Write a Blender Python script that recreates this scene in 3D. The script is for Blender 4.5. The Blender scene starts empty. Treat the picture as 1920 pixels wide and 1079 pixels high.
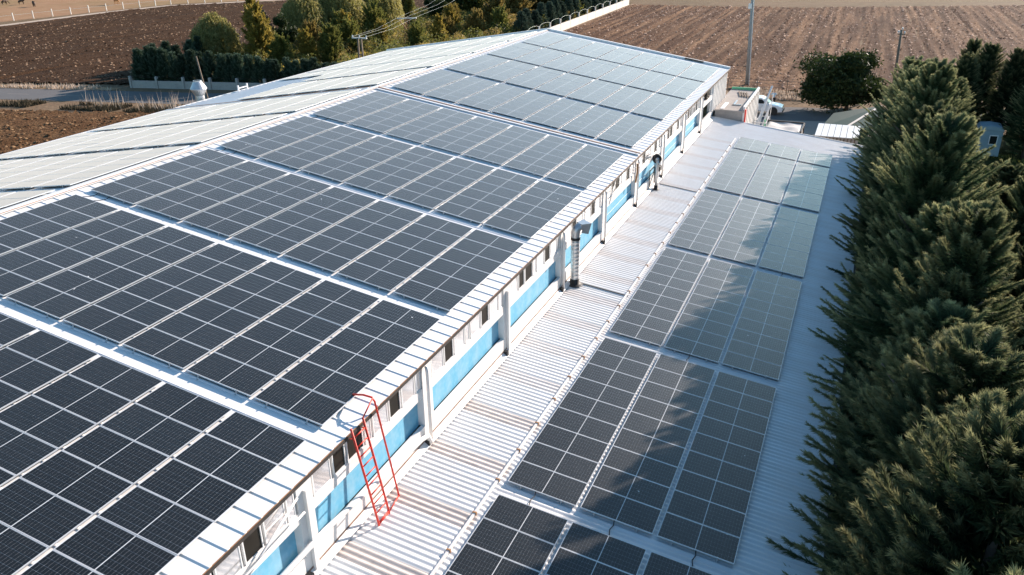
import bpy, bmesh, math, random
import numpy as np
from mathutils import Vector, Matrix

# ---------------------------------------------------------------- camera, sky, sun, exposure
scene = bpy.context.scene
C = scene.collection
CAM = Vector((11.0711, -13.4759, 11.4073)); YAW, PIT, ROLL, FPX = -0.4101, 0.4301, -0.0130, 1502.39
cam_data = bpy.data.cameras.new('camera'); cam = bpy.data.objects.new('camera', cam_data); C.objects.link(cam)
fw = Vector((math.sin(YAW)*math.cos(PIT), math.cos(YAW)*math.cos(PIT), -math.sin(PIT)))
rt = Vector((math.cos(YAW), -math.sin(YAW), 0)); up = rt.cross(fw)
r2 = rt*math.cos(ROLL) + up*math.sin(ROLL); u2 = up*math.cos(ROLL) - rt*math.sin(ROLL)
m = Matrix((r2, u2, -fw)).transposed().to_4x4(); m.translation = CAM
cam.matrix_world = m
cam_data.sensor_width = 36; cam_data.lens = FPX/1920*36; cam_data.clip_start = 0.1; cam_data.clip_end = 3000
scene.camera = cam
SUN_AZ, SUN_EL = math.radians(23), math.radians(20.5)          # azimuth from +Y towards +X
world = bpy.data.worlds.new('World'); scene.world = world; world.use_nodes = True
wn = world.node_tree.nodes; wl = world.node_tree.links
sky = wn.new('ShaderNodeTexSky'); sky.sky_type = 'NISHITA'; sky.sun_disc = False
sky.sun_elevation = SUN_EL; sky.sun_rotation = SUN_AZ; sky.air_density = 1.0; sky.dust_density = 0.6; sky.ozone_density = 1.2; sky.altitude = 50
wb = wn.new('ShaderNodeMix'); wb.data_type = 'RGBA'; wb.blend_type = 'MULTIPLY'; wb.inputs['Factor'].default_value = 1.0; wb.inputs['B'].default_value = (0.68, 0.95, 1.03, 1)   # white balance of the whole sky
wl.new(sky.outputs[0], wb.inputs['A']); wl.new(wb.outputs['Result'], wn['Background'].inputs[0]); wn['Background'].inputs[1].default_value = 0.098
sd = bpy.data.lights.new('sun', 'SUN'); sd.energy = 5.0; sd.angle = math.radians(0.5); sd.color = (1.0, 0.85, 0.74)
sun = bpy.data.objects.new('sun', sd); C.objects.link(sun)
sdir = Vector((math.sin(SUN_AZ)*math.cos(SUN_EL), math.cos(SUN_AZ)*math.cos(SUN_EL), math.sin(SUN_EL)))
sun.rotation_euler = sdir.to_track_quat('Z', 'Y').to_euler(); sun.location = (40, 60, 60)
scene.view_settings.view_transform = 'Standard'; scene.view_settings.look = 'None'
scene.view_settings.gamma = 1.0; scene.view_settings.use_curve_mapping = False
scene.view_settings.exposure = 1.05

G = -8.0                                   # ground level; the main roof's lowest panel edge is z = 0
SM = 0.1531; TM = math.tan(SM)             # slope of the main roof
SA = 0.1186; TA = math.tan(SA)             # slope of the annex roof
XE, XR, XL = 0.65, -15.85, -32.9           # right eave, ridge, left eave
Y0, Y1 = -22.0, 57.3                       # ends of the main building
def zmain(x): return -x*TM if x >= XR else -XR*TM - (XR-x)*TM
XA0, XA1, YA1 = 0.42, 12.1, 51.6           # annex: wall side, eave, far edge
def zannex(x): return -3.3755 - (x-3.4208)*TA

# ---------------------------------------------------------------- helpers
def tag(o, label=None, cat=None, group=None, kind=None):
    if label: o['label'] = label
    if cat: o['category'] = cat
    if group: o['group'] = group
    if kind: o['kind'] = kind
    return o
class MB:
    def __init__(s): s.v = []; s.f = []; s.m = []
    def face(s, pts, mi=0):
        b = len(s.v); s.v += [tuple(p) for p in pts]; s.f.append(tuple(range(b, b+len(pts)))); s.m.append(mi); return s
    def box(s, x0, x1, y0, y1, z0, z1, mi=0, M=None):
        P = [(x0,y0,z0),(x1,y0,z0),(x1,y1,z0),(x0,y1,z0),(x0,y0,z1),(x1,y0,z1),(x1,y1,z1),(x0,y1,z1)]
        if M is not None: P = [tuple(M @ Vector(p)) for p in P]
        b = len(s.v); s.v += P
        for q in ((0,3,2,1),(4,5,6,7),(0,1,5,4),(1,2,6,5),(2,3,7,6),(3,0,4,7)):
            s.f.append(tuple(b+i for i in q)); s.m.append(mi)
        return s
    def beam(s, a, b, w, h, mi=0):
        a = Vector(a); b = Vector(b); d = (b-a); L = d.length
        M = d.to_track_quat('X', 'Z').to_matrix().to_4x4(); M.translation = a
        return s.box(0, L, -w/2, w/2, -h/2, h/2, mi, M)
    def tube(s, pts, r, n=8, mi=0, cap=True):
        pts = [Vector(p) for p in pts]; rs = r if isinstance(r, (list, tuple)) else [r]*len(pts)
        b = len(s.v); prev = None
        for i, p in enumerate(pts):
            d = (pts[min(i+1, len(pts)-1)] - pts[max(i-1, 0)]).normalized()
            if prev is None:
                q = d.orthogonal().normalized()
            else:
                q = (prev - d*prev.dot(d)).normalized()
            prev = q; w = d.cross(q)
            for k in range(n):
                a = 2*math.pi*k/n; s.v.append(tuple(p + (q*math.cos(a) + w*math.sin(a))*rs[i]))
        for i in range(len(pts)-1):
            for k in range(n):
                k2 = (k+1) % n; s.f.append((b+i*n+k, b+i*n+k2, b+(i+1)*n+k2, b+(i+1)*n+k)); s.m.append(mi)
        if cap:
            s.f.append(tuple(b+k for k in reversed(range(n)))); s.m.append(mi)
            e = b+(len(pts)-1)*n; s.f.append(tuple(e+k for k in range(n))); s.m.append(mi)
        return s
    def lathe(s, prof, c=(0,0,0), n=16, mi=0):
        b = len(s.v)
        for (r, z) in prof:
            for k in range(n):
                a = 2*math.pi*k/n; s.v.append((c[0]+r*math.cos(a), c[1]+r*math.sin(a), c[2]+z))
        for i in range(len(prof)-1):
            for k in range(n):
                k2 = (k+1) % n; s.f.append((b+i*n+k, b+i*n+k2, b+(i+1)*n+k2, b+(i+1)*n+k)); s.m.append(mi)
        return s
    def prism(s, poly, y0, y1, mi=0):           # poly of (x, z), extruded along y
        b = len(s.v); n = len(poly)
        s.v += [(x, y0, z) for x, z in poly] + [(x, y1, z) for x, z in poly]
        s.f.append(tuple(b+i for i in range(n))); s.m.append(mi)
        s.f.append(tuple(b+n+i for i in reversed(range(n)))); s.m.append(mi)
        for i in range(n):
            j = (i+1) % n; s.f.append((b+j, b+i, b+n+i, b+n+j)); s.m.append(mi)
        return s
    def mesh(s, name, mats, smooth=False):
        me = bpy.data.meshes.new(name); me.from_pydata(s.v, [], s.f)
        for mt in (mats if isinstance(mats, (list, tuple)) else [mats]): me.materials.append(mt)
        me.polygons.foreach_set('material_index', s.m)
        if smooth: me.polygons.foreach_set('use_smooth', [True]*len(s.f))
        me.update(); return me
    def build(s, name, mats, parent=None, smooth=False, bevel=0):
        return link(name, s.mesh(name, mats, smooth), parent, bevel=bevel)
def link(name, me, parent=None, loc=(0,0,0), rot=(0,0,0), scale=None, bevel=0):
    o = bpy.data.objects.new(name, me); C.objects.link(o); o.location = loc; o.rotation_euler = rot
    if scale is not None: o.scale = scale if hasattr(scale, '__len__') else (scale,)*3
    if parent is not None: o.parent = parent
    if bevel:
        b = o.modifiers.new('bevel', 'BEVEL'); b.width = bevel; b.segments = 2; b.limit_method = 'ANGLE'
    return o
def empty(name, loc=(0,0,0), rot=(0,0,0)):
    o = bpy.data.objects.new(name, None); C.objects.link(o); o.location = loc; o.rotation_euler = rot
    o.empty_display_size = 0.2; return o
def np_mesh(name, verts, tris, mat, smooth=False, tip=None):
    me = bpy.data.meshes.new(name); nv = len(verts); nt = len(tris)
    me.vertices.add(nv); me.vertices.foreach_set('co', np.asarray(verts, np.float32).ravel())
    k = tris.shape[1]
    me.loops.add(nt*k); me.loops.foreach_set('vertex_index', np.asarray(tris, np.int32).ravel())
    me.polygons.add(nt); me.polygons.foreach_set('loop_start', np.arange(0, nt*k, k, dtype=np.int32))
    me.polygons.foreach_set('loop_total', np.full(nt, k, np.int32))
    if smooth: me.polygons.foreach_set('use_smooth', np.ones(nt, bool))
    if tip is not None:
        at = me.attributes.new('tip', 'FLOAT', 'POINT'); at.data.foreach_set('value', np.asarray(tip, np.float32).ravel())
    me.materials.append(mat); me.update(calc_edges=True); return me

# ---------------------------------------------------------------- materials
MATS = {}
def mat(name, col, rough=0.6, metal=0.0, spec=0.5, noise=None, bump=None, coat=0.0, island=None, transl=0.0, coord='Object', obj_rand=0.0, ipow=1.0, dust=0.0, tipcol=None):
    """noise=(scale, amount, col2[, detail]) mixes towards col2; bump=(scale, strength, distance)"""
    m = bpy.data.materials.new(name); m.use_nodes = True; nt = m.node_tree; N = nt.nodes; L = nt.links
    b = N['Principled BSDF']; b.inputs['Roughness'].default_value = rough; b.inputs['Metallic'].default_value = metal
    b.inputs['Specular IOR Level'].default_value = spec; b.inputs['Coat Weight'].default_value = coat; b.inputs['Coat Roughness'].default_value = 0.1
    if dust:                                    # fine dust film on the glass
        b.inputs['Coat Roughness'].default_value = 0.27; b.inputs['Coat IOR'].default_value = 1.4; b.inputs['Sheen Weight'].default_value = dust; b.inputs['Sheen Roughness'].default_value = 0.27; b.inputs['Sheen Tint'].default_value = (1, 0.92, 0.88, 1)
    rgb = N.new('ShaderNodeRGB'); rgb.outputs[0].default_value = (*col, 1); cur = rgb.outputs[0]
    tc = N.new('ShaderNodeTexCoord')
    if coord == 'World':
        tc = N.new('ShaderNodeNewGeometry'); coord = 'Position'
    for nz in (noise if isinstance(noise, list) else [noise] if noise else []):
        t = N.new('ShaderNodeTexNoise'); t.inputs['Scale'].default_value = nz[0]; t.inputs['Detail'].default_value = nz[3] if len(nz) > 3 else 5
        if len(nz) > 4:
            mp = N.new('ShaderNodeMapping'); mp.inputs['Scale'].default_value = nz[4]; L.new(tc.outputs[coord], mp.inputs[0]); L.new(mp.outputs[0], t.inputs['Vector'])
        else: L.new(tc.outputs[coord], t.inputs['Vector'])
        r = N.new('ShaderNodeMapRange'); r.inputs[1].default_value = 0.42; r.inputs[2].default_value = 0.68; r.inputs[3].default_value = 0; r.inputs[4].default_value = nz[1]
        L.new(t.outputs['Fac'], r.inputs[0])
        mx = N.new('ShaderNodeMix'); mx.data_type = 'RGBA'; L.new(r.outputs[0], mx.inputs['Factor']); L.new(cur, mx.inputs['A']); mx.inputs['B'].default_value = (*nz[2], 1); cur = mx.outputs['Result']
    if island:
        gi = N.new('ShaderNodeNewGeometry'); mx = N.new('ShaderNodeMix'); mx.data_type = 'RGBA'; pw_ = N.new('ShaderNodeMath'); pw_.operation = 'POWER'; pw_.inputs[1].default_value = ipow
        L.new(gi.outputs['Random Per Island'], pw_.inputs[0]); L.new(pw_.outputs[0], mx.inputs['Factor']); L.new(cur, mx.inputs['A']); mx.inputs['B'].default_value = (*island, 1); cur = mx.outputs['Result']
    if tipcol:                                   # paler branch ends: young shoots plus sunlit tips put into the colour
        at = N.new('ShaderNodeAttribute'); at.attribute_name = 'tip'; mx = N.new('ShaderNodeMix'); mx.data_type = 'RGBA'; L.new(at.outputs['Fac'], mx.inputs['Factor']); L.new(cur, mx.inputs['A']); mx.inputs['B'].default_value = (*tipcol, 1); cur = mx.outputs['Result']
    if obj_rand:
        oi = N.new('ShaderNodeObjectInfo'); hs = N.new('ShaderNodeHueSaturation'); r = N.new('ShaderNodeMapRange'); r.inputs[3].default_value = 1-obj_rand; r.inputs[4].default_value = 1+obj_rand
        L.new(oi.outputs['Random'], r.inputs[0]); L.new(r.outputs[0], hs.inputs['Value']); L.new(cur, hs.inputs['Color']); cur = hs.outputs[0]
    L.new(cur, b.inputs['Base Color'])
    if bump:
        t = N.new('ShaderNodeTexNoise'); t.inputs['Scale'].default_value = bump[0]; t.inputs['Detail'].default_value = 6; L.new(tc.outputs[coord], t.inputs['Vector'])
        bp = N.new('ShaderNodeBump'); bp.inputs['Strength'].default_value = bump[1]; bp.inputs['Distance'].default_value = bump[2]; L.new(t.outputs['Fac'], bp.inputs['Height']); L.new(bp.outputs[0], b.inputs['Normal'])
    if transl:
        tr = N.new('ShaderNodeBsdfTranslucent'); L.new(cur, tr.inputs[0]); ms = N.new('ShaderNodeMixShader'); ms.inputs[0].default_value = transl
        L.new(b.outputs[0], ms.inputs[1]); L.new(tr.outputs[0], ms.inputs[2]); L.new(ms.outputs[0], N['Material Output'].inputs[0])
    MATS[name] = m; return m
M_roof = mat('white_roof_sheet', (0.78,0.78,0.79), 0.42, noise=[(0.35,0.35,(0.66,0.64,0.62)),(3.0,0.25,(0.70,0.67,0.63),6,(0.25,3,1))])
M_annex = mat('white_corrugated_sheet', (0.76,0.77,0.78), 0.45, noise=[(0.5,0.4,(0.62,0.60,0.58)),(2.2,0.3,(0.60,0.54,0.49),6,(0.3,2.5,1))])
M_skylight = mat('weathered_fibreglass', (0.60,0.54,0.51), 0.5, noise=[(2.0,0.7,(0.44,0.38,0.35)),(9.0,0.4,(0.70,0.63,0.58))], obj_rand=0.15)
M_skyfar = mat('pale_fibreglass', (0.69,0.66,0.645), 0.5, noise=[(2.0,0.6,(0.58,0.53,0.50))])
M_white = mat('white_paint', (0.78,0.77,0.76), 0.5, noise=[(1.3,0.4,(0.64,0.61,0.58)),(8,0.25,(0.70,0.66,0.62))])
M_upvc = mat('white_window_frame', (0.80,0.80,0.80), 0.35)
M_blue = mat('blue_wall_paint', (0.12,0.42,0.62), 0.6, noise=[(1.5,0.6,(0.18,0.48,0.66)),(7,0.4,(0.30,0.54,0.68)),(2.5,0.35,(0.38,0.55,0.64),4,(1,1,0.25))], bump=(30,0.15,0.01))
M_dark = mat('dark_flashing', (0.035,0.032,0.03), 0.6, noise=(4,0.6,(0.07,0.05,0.04)))
M_rust = mat('rusty_edge', (0.42,0.22,0.10), 0.7, noise=(6,0.8,(0.25,0.12,0.06)))
M_joint = mat('brown_joint_cover', (0.20,0.12,0.085), 0.7, noise=(3,0.6,(0.34,0.24,0.18)))
M_pane_dark = mat('dark_window_opening', (0.02,0.018,0.015), 0.5, spec=0.1, noise=(2,0.5,(0.035,0.03,0.024)))
M_pane = mat('mirror_glazing', (0.74,0.73,0.73), 0.10, metal=0.75, bump=(1.2,0.08,0.05))
M_alu = mat('aluminium', (0.72,0.73,0.74), 0.35, metal=0.3)
M_back = mat('white_backsheet', (0.60,0.62,0.64), 0.46, spec=0.12, coat=1.0, dust=1.0)
M_cell = mat('silicon_cell', (0.004,0.0062,0.0078), 0.46, spec=0.12, coat=1.0, dust=1.0, obj_rand=0.3, noise=(0.45,0.8,(0.008,0.0095,0.0105)), coord='World')
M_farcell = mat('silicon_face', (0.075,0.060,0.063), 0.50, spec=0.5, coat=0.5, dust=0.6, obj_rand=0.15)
M_galv = mat('galvanised_steel', (0.62,0.62,0.62), 0.38, metal=0.7, noise=(5,0.5,(0.45,0.45,0.45)))
M_black = mat('black_rubber', (0.012,0.012,0.013), 0.6)
M_red = mat('red_paint', (0.78,0.05,0.025), 0.45, noise=(6,0.5,(0.45,0.03,0.02)))
M_conc = mat('bare_concrete', (0.40,0.36,0.33), 0.85, noise=[(1.2,0.6,(0.30,0.27,0.25)),(6,0.4,(0.47,0.43,0.40))], bump=(20,0.3,0.02), spec=0.06)
M_asph = mat('asphalt_road', (0.15,0.145,0.145), 0.85, noise=[(0.15,0.5,(0.19,0.18,0.175)),(6,0.4,(0.12,0.115,0.11))], coord='Object', spec=0.06)
M_yard = mat('yard_concrete', (0.34,0.30,0.27), 0.9, noise=[(0.3,0.6,(0.27,0.24,0.22)),(4,0.4,(0.39,0.34,0.30))], spec=0.06)
M_ground = mat('dry_earth', (0.20,0.135,0.085), 0.95, noise=[(0.05,0.8,(0.13,0.10,0.06)),(0.6,0.6,(0.27,0.19,0.12)),(3,0.5,(0.15,0.10,0.065))], bump=(2,0.6,0.15), spec=0.06)
M_pasture = mat('dry_pasture', (0.33,0.19,0.11), 0.95, noise=[(0.03,0.8,(0.22,0.17,0.08)),(0.4,0.5,(0.40,0.25,0.15))], spec=0.06)
M_track = mat('pale_track', (0.50,0.40,0.32), 0.95, noise=(0.5,0.5,(0.40,0.31,0.24)), spec=0.06)
M_soilR = mat('stubble_soil', (0.085,0.042,0.025), 0.95, noise=[(0.8,0.95,(0.34,0.195,0.11),4,(1,0.035,1)),(3,0.7,(0.04,0.019,0.011)),(0.08,0.5,(0.12,0.06,0.033))], bump=(4,0.9,0.12), spec=0.06)
M_soilL = mat('ploughed_soil', (0.060,0.034,0.020), 0.95, noise=[(0.55,0.7,(0.115,0.06,0.031),4,(1,0.035,1)),(3,0.7,(0.024,0.013,0.008)),(0.08,0.5,(0.07,0.037,0.02))], bump=(4,0.9,0.12), spec=0.06)
M_soilN = mat('dry_brown_soil', (0.12,0.062,0.030), 0.95, noise=[(0.4,0.8,(0.20,0.115,0.058)),(3,0.7,(0.06,0.032,0.017))], bump=(4,0.9,0.12), spec=0.06)
M_clodN = mat('tan_clod', (0.10,0.05,0.025), 0.9, island=(0.42,0.26,0.14), ipow=2.5, spec=0.06)
M_clodR = mat('pale_clod', (0.11,0.056,0.034), 0.9, island=(0.85,0.60,0.45), ipow=2.4, spec=0.06)
M_clodL = mat('brown_clod', (0.048,0.027,0.016), 0.9, island=(0.55,0.36,0.23), ipow=3.2, spec=0.06)
M_grass = mat('green_grass', (0.045,0.055,0.016), 0.95, noise=[(0.1,0.8,(0.10,0.07,0.03)),(2,0.6,(0.03,0.042,0.012))], bump=(3,0.6,0.1), spec=0.06)  # albedo darkened in place of tree shade on the lawn
M_bark = mat('bark', (0.14,0.10,0.075), 0.9, noise=(5,0.6,(0.08,0.055,0.04)), bump=(12,0.6,0.03))
M_wood = mat('weathered_wood', (0.20,0.15,0.11), 0.85, noise=(4,0.6,(0.11,0.08,0.06)))
M_polegrey = mat('grey_pole', (0.30,0.31,0.31), 0.7, noise=(2,0.4,(0.38,0.38,0.37)))
M_straw = mat('dry_straw', (0.45,0.34,0.24), 0.9, island=(0.62,0.52,0.44), transl=0.3)
M_cypA = mat('cypress_foliage', (0.018,0.046,0.027), 0.7, spec=0.2, island=(0.085,0.135,0.062), transl=0.42, obj_rand=0.3, noise=[(0.5,0.6,(0.06,0.078,0.026)),(0.28,0.3,(0.085,0.062,0.028),2)], tipcol=(0.42,0.40,0.20))
M_cypB = mat('hedge_foliage', (0.018,0.042,0.024), 0.7, spec=0.2, island=(0.065,0.105,0.06), transl=0.25, obj_rand=0.25, tipcol=(0.17,0.23,0.16))
M_blueC = mat('blue_conifer_foliage', (0.050,0.080,0.058), 0.7, spec=0.25, island=(0.13,0.17,0.12), transl=0.2, obj_rand=0.2)
M_leafD = mat('dark_leaf', (0.016,0.032,0.010), 0.6, spec=0.25, island=(0.060,0.080,0.020), transl=0.25, obj_rand=0.15)
M_leafW = mat('willow_leaf', (0.16,0.16,0.045), 0.6, island=(0.42,0.36,0.13), transl=0.5, obj_rand=0.15)
M_leafY = mat('yellow_leaf', (0.20,0.165,0.035), 0.6, island=(0.48,0.36,0.08), transl=0.5, obj_rand=0.2)
M_leafO = mat('rusty_leaf', (0.15,0.115,0.032), 0.6, island=(0.38,0.28,0.09), transl=0.5, obj_rand=0.25)
M_leafG = mat('green_leaf', (0.09,0.115,0.028), 0.6, island=(0.28,0.26,0.065), transl=0.5, obj_rand=0.2)
M_ditch = mat('ditch_weed', (0.035,0.030,0.018), 0.9, island=(0.10,0.075,0.04), transl=0.2)
M_twig = mat('grey_twig', (0.20,0.16,0.13), 0.9, island=(0.32,0.27,0.22))
M_tarp = mat('grey_tarpaulin', (0.55,0.52,0.49), 0.6, noise=(2,0.5,(0.42,0.40,0.38)))
M_green = mat('dark_green_sheet', (0.035,0.075,0.07), 0.6, noise=(1,0.5,(0.05,0.10,0.09)), spec=0.06)
M_gfront = mat('green_netting', (0.10,0.38,0.22), 0.7)
M_truck = mat('white_car_paint', (0.80,0.80,0.80), 0.3, coat=0.6)
M_glass = mat('dark_glass', (0.015,0.018,0.02), 0.06, spec=0.6)
M_cabin = mat('shaded_cabin_cladding', (0.30,0.39,0.44), 0.6, noise=(2,0.4,(0.24,0.32,0.37)))  # darkened tone: shade on the cabin front is put into the colour
M_brick = mat('brown_render', (0.20,0.11,0.07), 0.85, noise=(1.5,0.5,(0.15,0.085,0.055)))
M_teal = mat('teal_frame', (0.12,0.42,0.48), 0.4)
M_tile = mat('roof_tile', (0.26,0.10,0.06), 0.8)
M_wallw = mat('whitewashed_wall', (0.72,0.66,0.60), 0.85, noise=(0.8,0.4,(0.58,0.52,0.46)))
M_skin = mat('skin', (0.45,0.27,0.19), 0.6)
M_shirt = mat('light_blue_shirt', (0.45,0.60,0.72), 0.8)
M_trous = mat('dark_trousers', (0.015,0.015,0.02), 0.8)
M_hair = mat('dark_hair', (0.02,0.015,0.012), 0.6)
M_hide = mat('brown_hide', (0.07,0.035,0.02), 0.7, obj_rand=0.3)
M_hide2 = mat('tan_hide', (0.45,0.22,0.08), 0.7)

# ---------------------------------------------------------------- ground, fields, road
def struct(o): o['kind'] = 'structure'; return o
def sheet(name, pts, z, m, parent=None):
    return MB().face([(x, y, z) for x, y in pts]).build(name, m, parent)
struct(sheet('ground', [(-900,-400),(700,-400),(700,1300),(-900,1300)], G, M_ground))
RD = 0.235                                       # the road runs at this slope across the far side
def road_y(x, off): return 77.6 + RD*(x-3) + off*math.sqrt(1+RD*RD)
struct(sheet('road', [(-260,road_y(-260,-3.3)),(160,road_y(160,-3.3)),(160,road_y(160,3.3)),(-260,road_y(-260,3.3))], G+0.012, M_asph))
struct(sheet('road_verge', [(-260,road_y(-260,3.9)),(-78,road_y(-78,3.9)),(-78,road_y(-78,5.4)),(-260,road_y(-260,5.4))], G+0.006, M_pasture))
mk = MB()
for k in range(60):
    x = -250+k*7
    mk.face([(x,road_y(x,-.06),G+.017),(x+3,road_y(x+3,-.06),G+.017),(x+3,road_y(x+3,.06),G+.017),(x,road_y(x,.06),G+.017)])
struct(mk.build('road_marking', M_yard))
struct(sheet('yard', [(-1,51),(13.5,51),(13.5,road_y(13.5,-3.35)),(-1,road_y(-1,-3.35))], G+0.006, M_yard))
struct(sheet('lawn', [(13.6,-30),(60,-30),(60,74),(13.6,74)], G+0.004, M_grass))
struct(sheet('garden_ground', [(-77,66.5),(-44.5,73.5),(-45.5,195),(-86,195),(-84,110)], G+0.008, M_grass))
struct(sheet('pasture', [(-420,108),(-168,112),(-162,159),(-140,181),(-90,215),(-90,500),(-420,500)], G+0.006, M_pasture))
struct(sheet('field_edge', [(-45,196),(-45,190),(120,222),(300,280),(300,330),(-45,214)], G+0.01, M_ground))
trk = MB(); tp = [(-240,60),(-175,92),(-160,108),(-160.8,133),(-158,154),(-139,178),(-100,205)]
for i in range(len(tp)-1):
    (x0,y0),(x1,y1) = tp[i], tp[i+1]
    trk.face([(x0,y0,G+.02),(x1,y1,G+.02),(x1-2.6,y1+1.2,G+.02),(x0-2.6,y0+1.2,G+.02)])
struct(trk.build('dirt_track', M_track))

def vnoise(x, y, seed, n=256):
    r = np.random.default_rng(seed).random((n, n))
    xi = np.floor(x).astype(int); yi = np.floor(y).astype(int); fx = x-xi; fy = y-yi
    fx = fx*fx*(3-2*fx); fy = fy*fy*(3-2*fy)
    a = r[xi%n, yi%n]; b = r[(xi+1)%n, yi%n]; c = r[xi%n, (yi+1)%n]; d = r[(xi+1)%n, (yi+1)%n]
    return (a*(1-fx)+b*fx)*(1-fy) + (c*(1-fx)+d*fx)*fy
def inpoly(x, y, poly):
    ins = np.zeros(x.shape, bool); n = len(poly)
    for i in range(n):
        x0, y0 = poly[i]; x1, y1 = poly[(i+1)%n]
        c = ((y0 > y) != (y1 > y)) & (x < (x1-x0)*(y-y0)/(y1-y0+1e-9)+x0); ins ^= c
    return ins
def furrow_h(x, y, lean, pitch, seed):
    u = x - lean*y
    w = 0.5+0.5*np.sin(2*np.pi*(u/pitch + 0.25*vnoise(u*0.3, y*0.05, seed+9)))
    tl = np.clip(1-np.abs(((u/9.3) % 1)-0.5)*22, 0, 1)          # deeper tractor lines every few rows
    return 0.24*w*(0.4+0.9*vnoise(x*0.2, y*0.1, seed+1)) + 0.12*vnoise(x*1.1, y*0.7, seed+2) + 0.09*vnoise(x*2.3, y*2.3, seed+3) - 0.30*tl
def field(name, poly, step, lean, pitch, seed, m, mclod, nclod, size, label, clodname):
    xs = [p[0] for p in poly]; ys = [p[1] for p in poly]
    gx = np.arange(min(xs), max(xs)+step, step); gy = np.arange(min(ys), max(ys)+step, step)
    X, Y = np.meshgrid(gx, gy, indexing='ij')
    Z = G + 0.03 + furrow_h(X, Y, lean, pitch, seed)
    nx, ny = X.shape; idx = np.arange(nx*ny).reshape(nx, ny)
    q = np.stack([idx[:-1,:-1], idx[1:,:-1], idx[1:,1:], idx[:-1,1:]], -1).reshape(-1, 4)
    cx = (X[:-1,:-1]+step/2).ravel(); cy = (Y[:-1,:-1]+step/2).ravel()
    q = q[inpoly(cx, cy, poly)]
    V = np.stack([X, Y, Z], -1).reshape(-1, 3)
    used = np.unique(q); remap = np.zeros(len(V), int); remap[used] = np.arange(len(used))
    f = struct(link(name, np_mesh(name, V[used], remap[q], m, True)))
    rng = np.random.default_rng(seed+50)
    px = rng.uniform(min(xs), max(xs), nclod*3); py = rng.uniform(min(ys), max(ys), nclod*3)
    u = px-lean*py; wt = 0.08+0.92*(vnoise(u*0.85, py*0.045, seed+5)**2.2)*(0.35+0.65*vnoise(px*.08, py*.08, seed+6)) 
    k = inpoly(px, py, poly) & (rng.random(len(px)) < wt); px, py = px[k][:nclod], py[k][:nclod]; n = len(px)
    pz = G + 0.03 + furrow_h(px, py, lean, pitch, seed)
    s = size*(0.45+1.3*rng.random(n)**2.5)
    base = np.array([[1,0,-.2],[-.5,.87,-.2],[-.5,-.87,-.2],[0,0,.38]])
    a = rng.uniform(0, 6.28, n); ca, sa = np.cos(a), np.sin(a)
    P = np.zeros((n,4,3)); jit = rng.uniform(0.7, 1.3, (n,4,3))
    B = base[None]*jit
    P[:,:,0] = B[:,:,0]*ca[:,None]-B[:,:,1]*sa[:,None]; P[:,:,1] = B[:,:,0]*sa[:,None]+B[:,:,1]*ca[:,None]; P[:,:,2] = B[:,:,2]
    P *= s[:,None,None]; P[:,:,0] += px[:,None]; P[:,:,1] += py[:,None]; P[:,:,2] += pz[:,None]+0.1*s[:,None]
    T = (np.arange(n)[:,None,None]*4 + np.array([[0,1,3],[1,2,3],[2,0,3]])[None]).reshape(-1,3)
    tag(link(clodname, np_mesh(clodname, P.reshape(-1,3), T, mclod)), label, 'soil', None, 'stuff')
polyR = [(-41,92),(-24,88),(-6,87.5),(8,91),(70,108),(120,122),(120,218),(44,212),(-5,192),(-43.5,188)]
field('stubble_field', polyR, 0.55, -0.03, 1.5, 11, M_soilR, M_clodR, 80000, 0.17, 'pale clods and straw strewn over the field right of the poles', 'field_clods')
polyL = [(-210,36),(-93.5,61.5),(-78.5,66),(-86,112),(-88,194),(-128,182),(-157,153),(-159,132),(-158.5,107),(-176,89),(-210,72)]
field('ploughed_field', polyL, 0.75, -0.02, 1.9, 23, M_soilL, M_clodL, 60000, 0.19, 'brown clods covering the large ploughed field beyond the left road', 'field_clods')
polyN = [(-110,20),(-42,18),(-40,52),(-62,53),(-80.5,48.2),(-110,41)]
field('near_field', polyN, 0.6, 0.9, 1.7, 37, M_soilN, M_clodN, 22000, 0.16, 'brown clods on the field strip between left road and building', 'field_clods')

# ---------------------------------------------------------------- main building
def root(name, label, cat, loc=(0,0,0), group=None, rot=(0,0,0)):
    return tag(empty(name, loc, rot), label, cat, group)
fac = root('factory_building', 'long factory with white ribbed gable roof and blue and white side wall', 'building', (-16, 18, G))
def kid(o, parent):           # children keep world coordinates although the parent Empty stands at the base
    o.parent = parent; o.matrix_parent_inverse = Matrix.Translation(parent.location).inverted() if parent.rotation_euler[2] == 0 else parent.matrix_basis.inverted(); return o
def rib_profile(y0, y1, pitch, h, top, base, phase=0):
    pts = [(y0, 0)]; y = math.ceil((y0+base)/pitch)*pitch + phase
    while y + base < y1:
        pts += [(y-base/2, 0), (y-top/2, h), (y+top/2, h), (y+base/2, 0)]; y += pitch
    pts.append((y1, 0)); return pts
def ribbed_slope(xa, xb, zf, prof, thick):
    mb = MB(); n = len(prof)
    for x in (xa, xb):
        for (y, h) in prof: mb.v.append((x, y, zf(x)+h))
    for x in (xa, xb):
        for y in (prof[0][0], prof[-1][0]): mb.v.append((x, y, zf(x)-thick))
    for i in range(n-1):
        mb.f.append((i, n+i, n+i+1, i+1)); mb.m.append(0)
    b = 2*n
    mb.f += [(b, b+1, b+3, b+2)]; mb.m.append(0)
    mb.f.append(tuple([b, b+1] + [n-1-i for i in range(n)])); mb.m.append(0)
    mb.f.append(tuple([b+3, b+2] + [n+i for i in range(n)])); mb.m.append(0)
    return mb
ZR = zmain(XR)
RO = -0.125                                       # roof skin lies below the panel plane
profM = rib_profile(Y0, Y1, 0.525, 0.023, 0.035, 0.13)
o = ribbed_slope(XR, XE, lambda x: zmain(x)+RO, profM, 0.06).build('roof', M_roof); kid(o, fac); roofR = o
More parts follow.
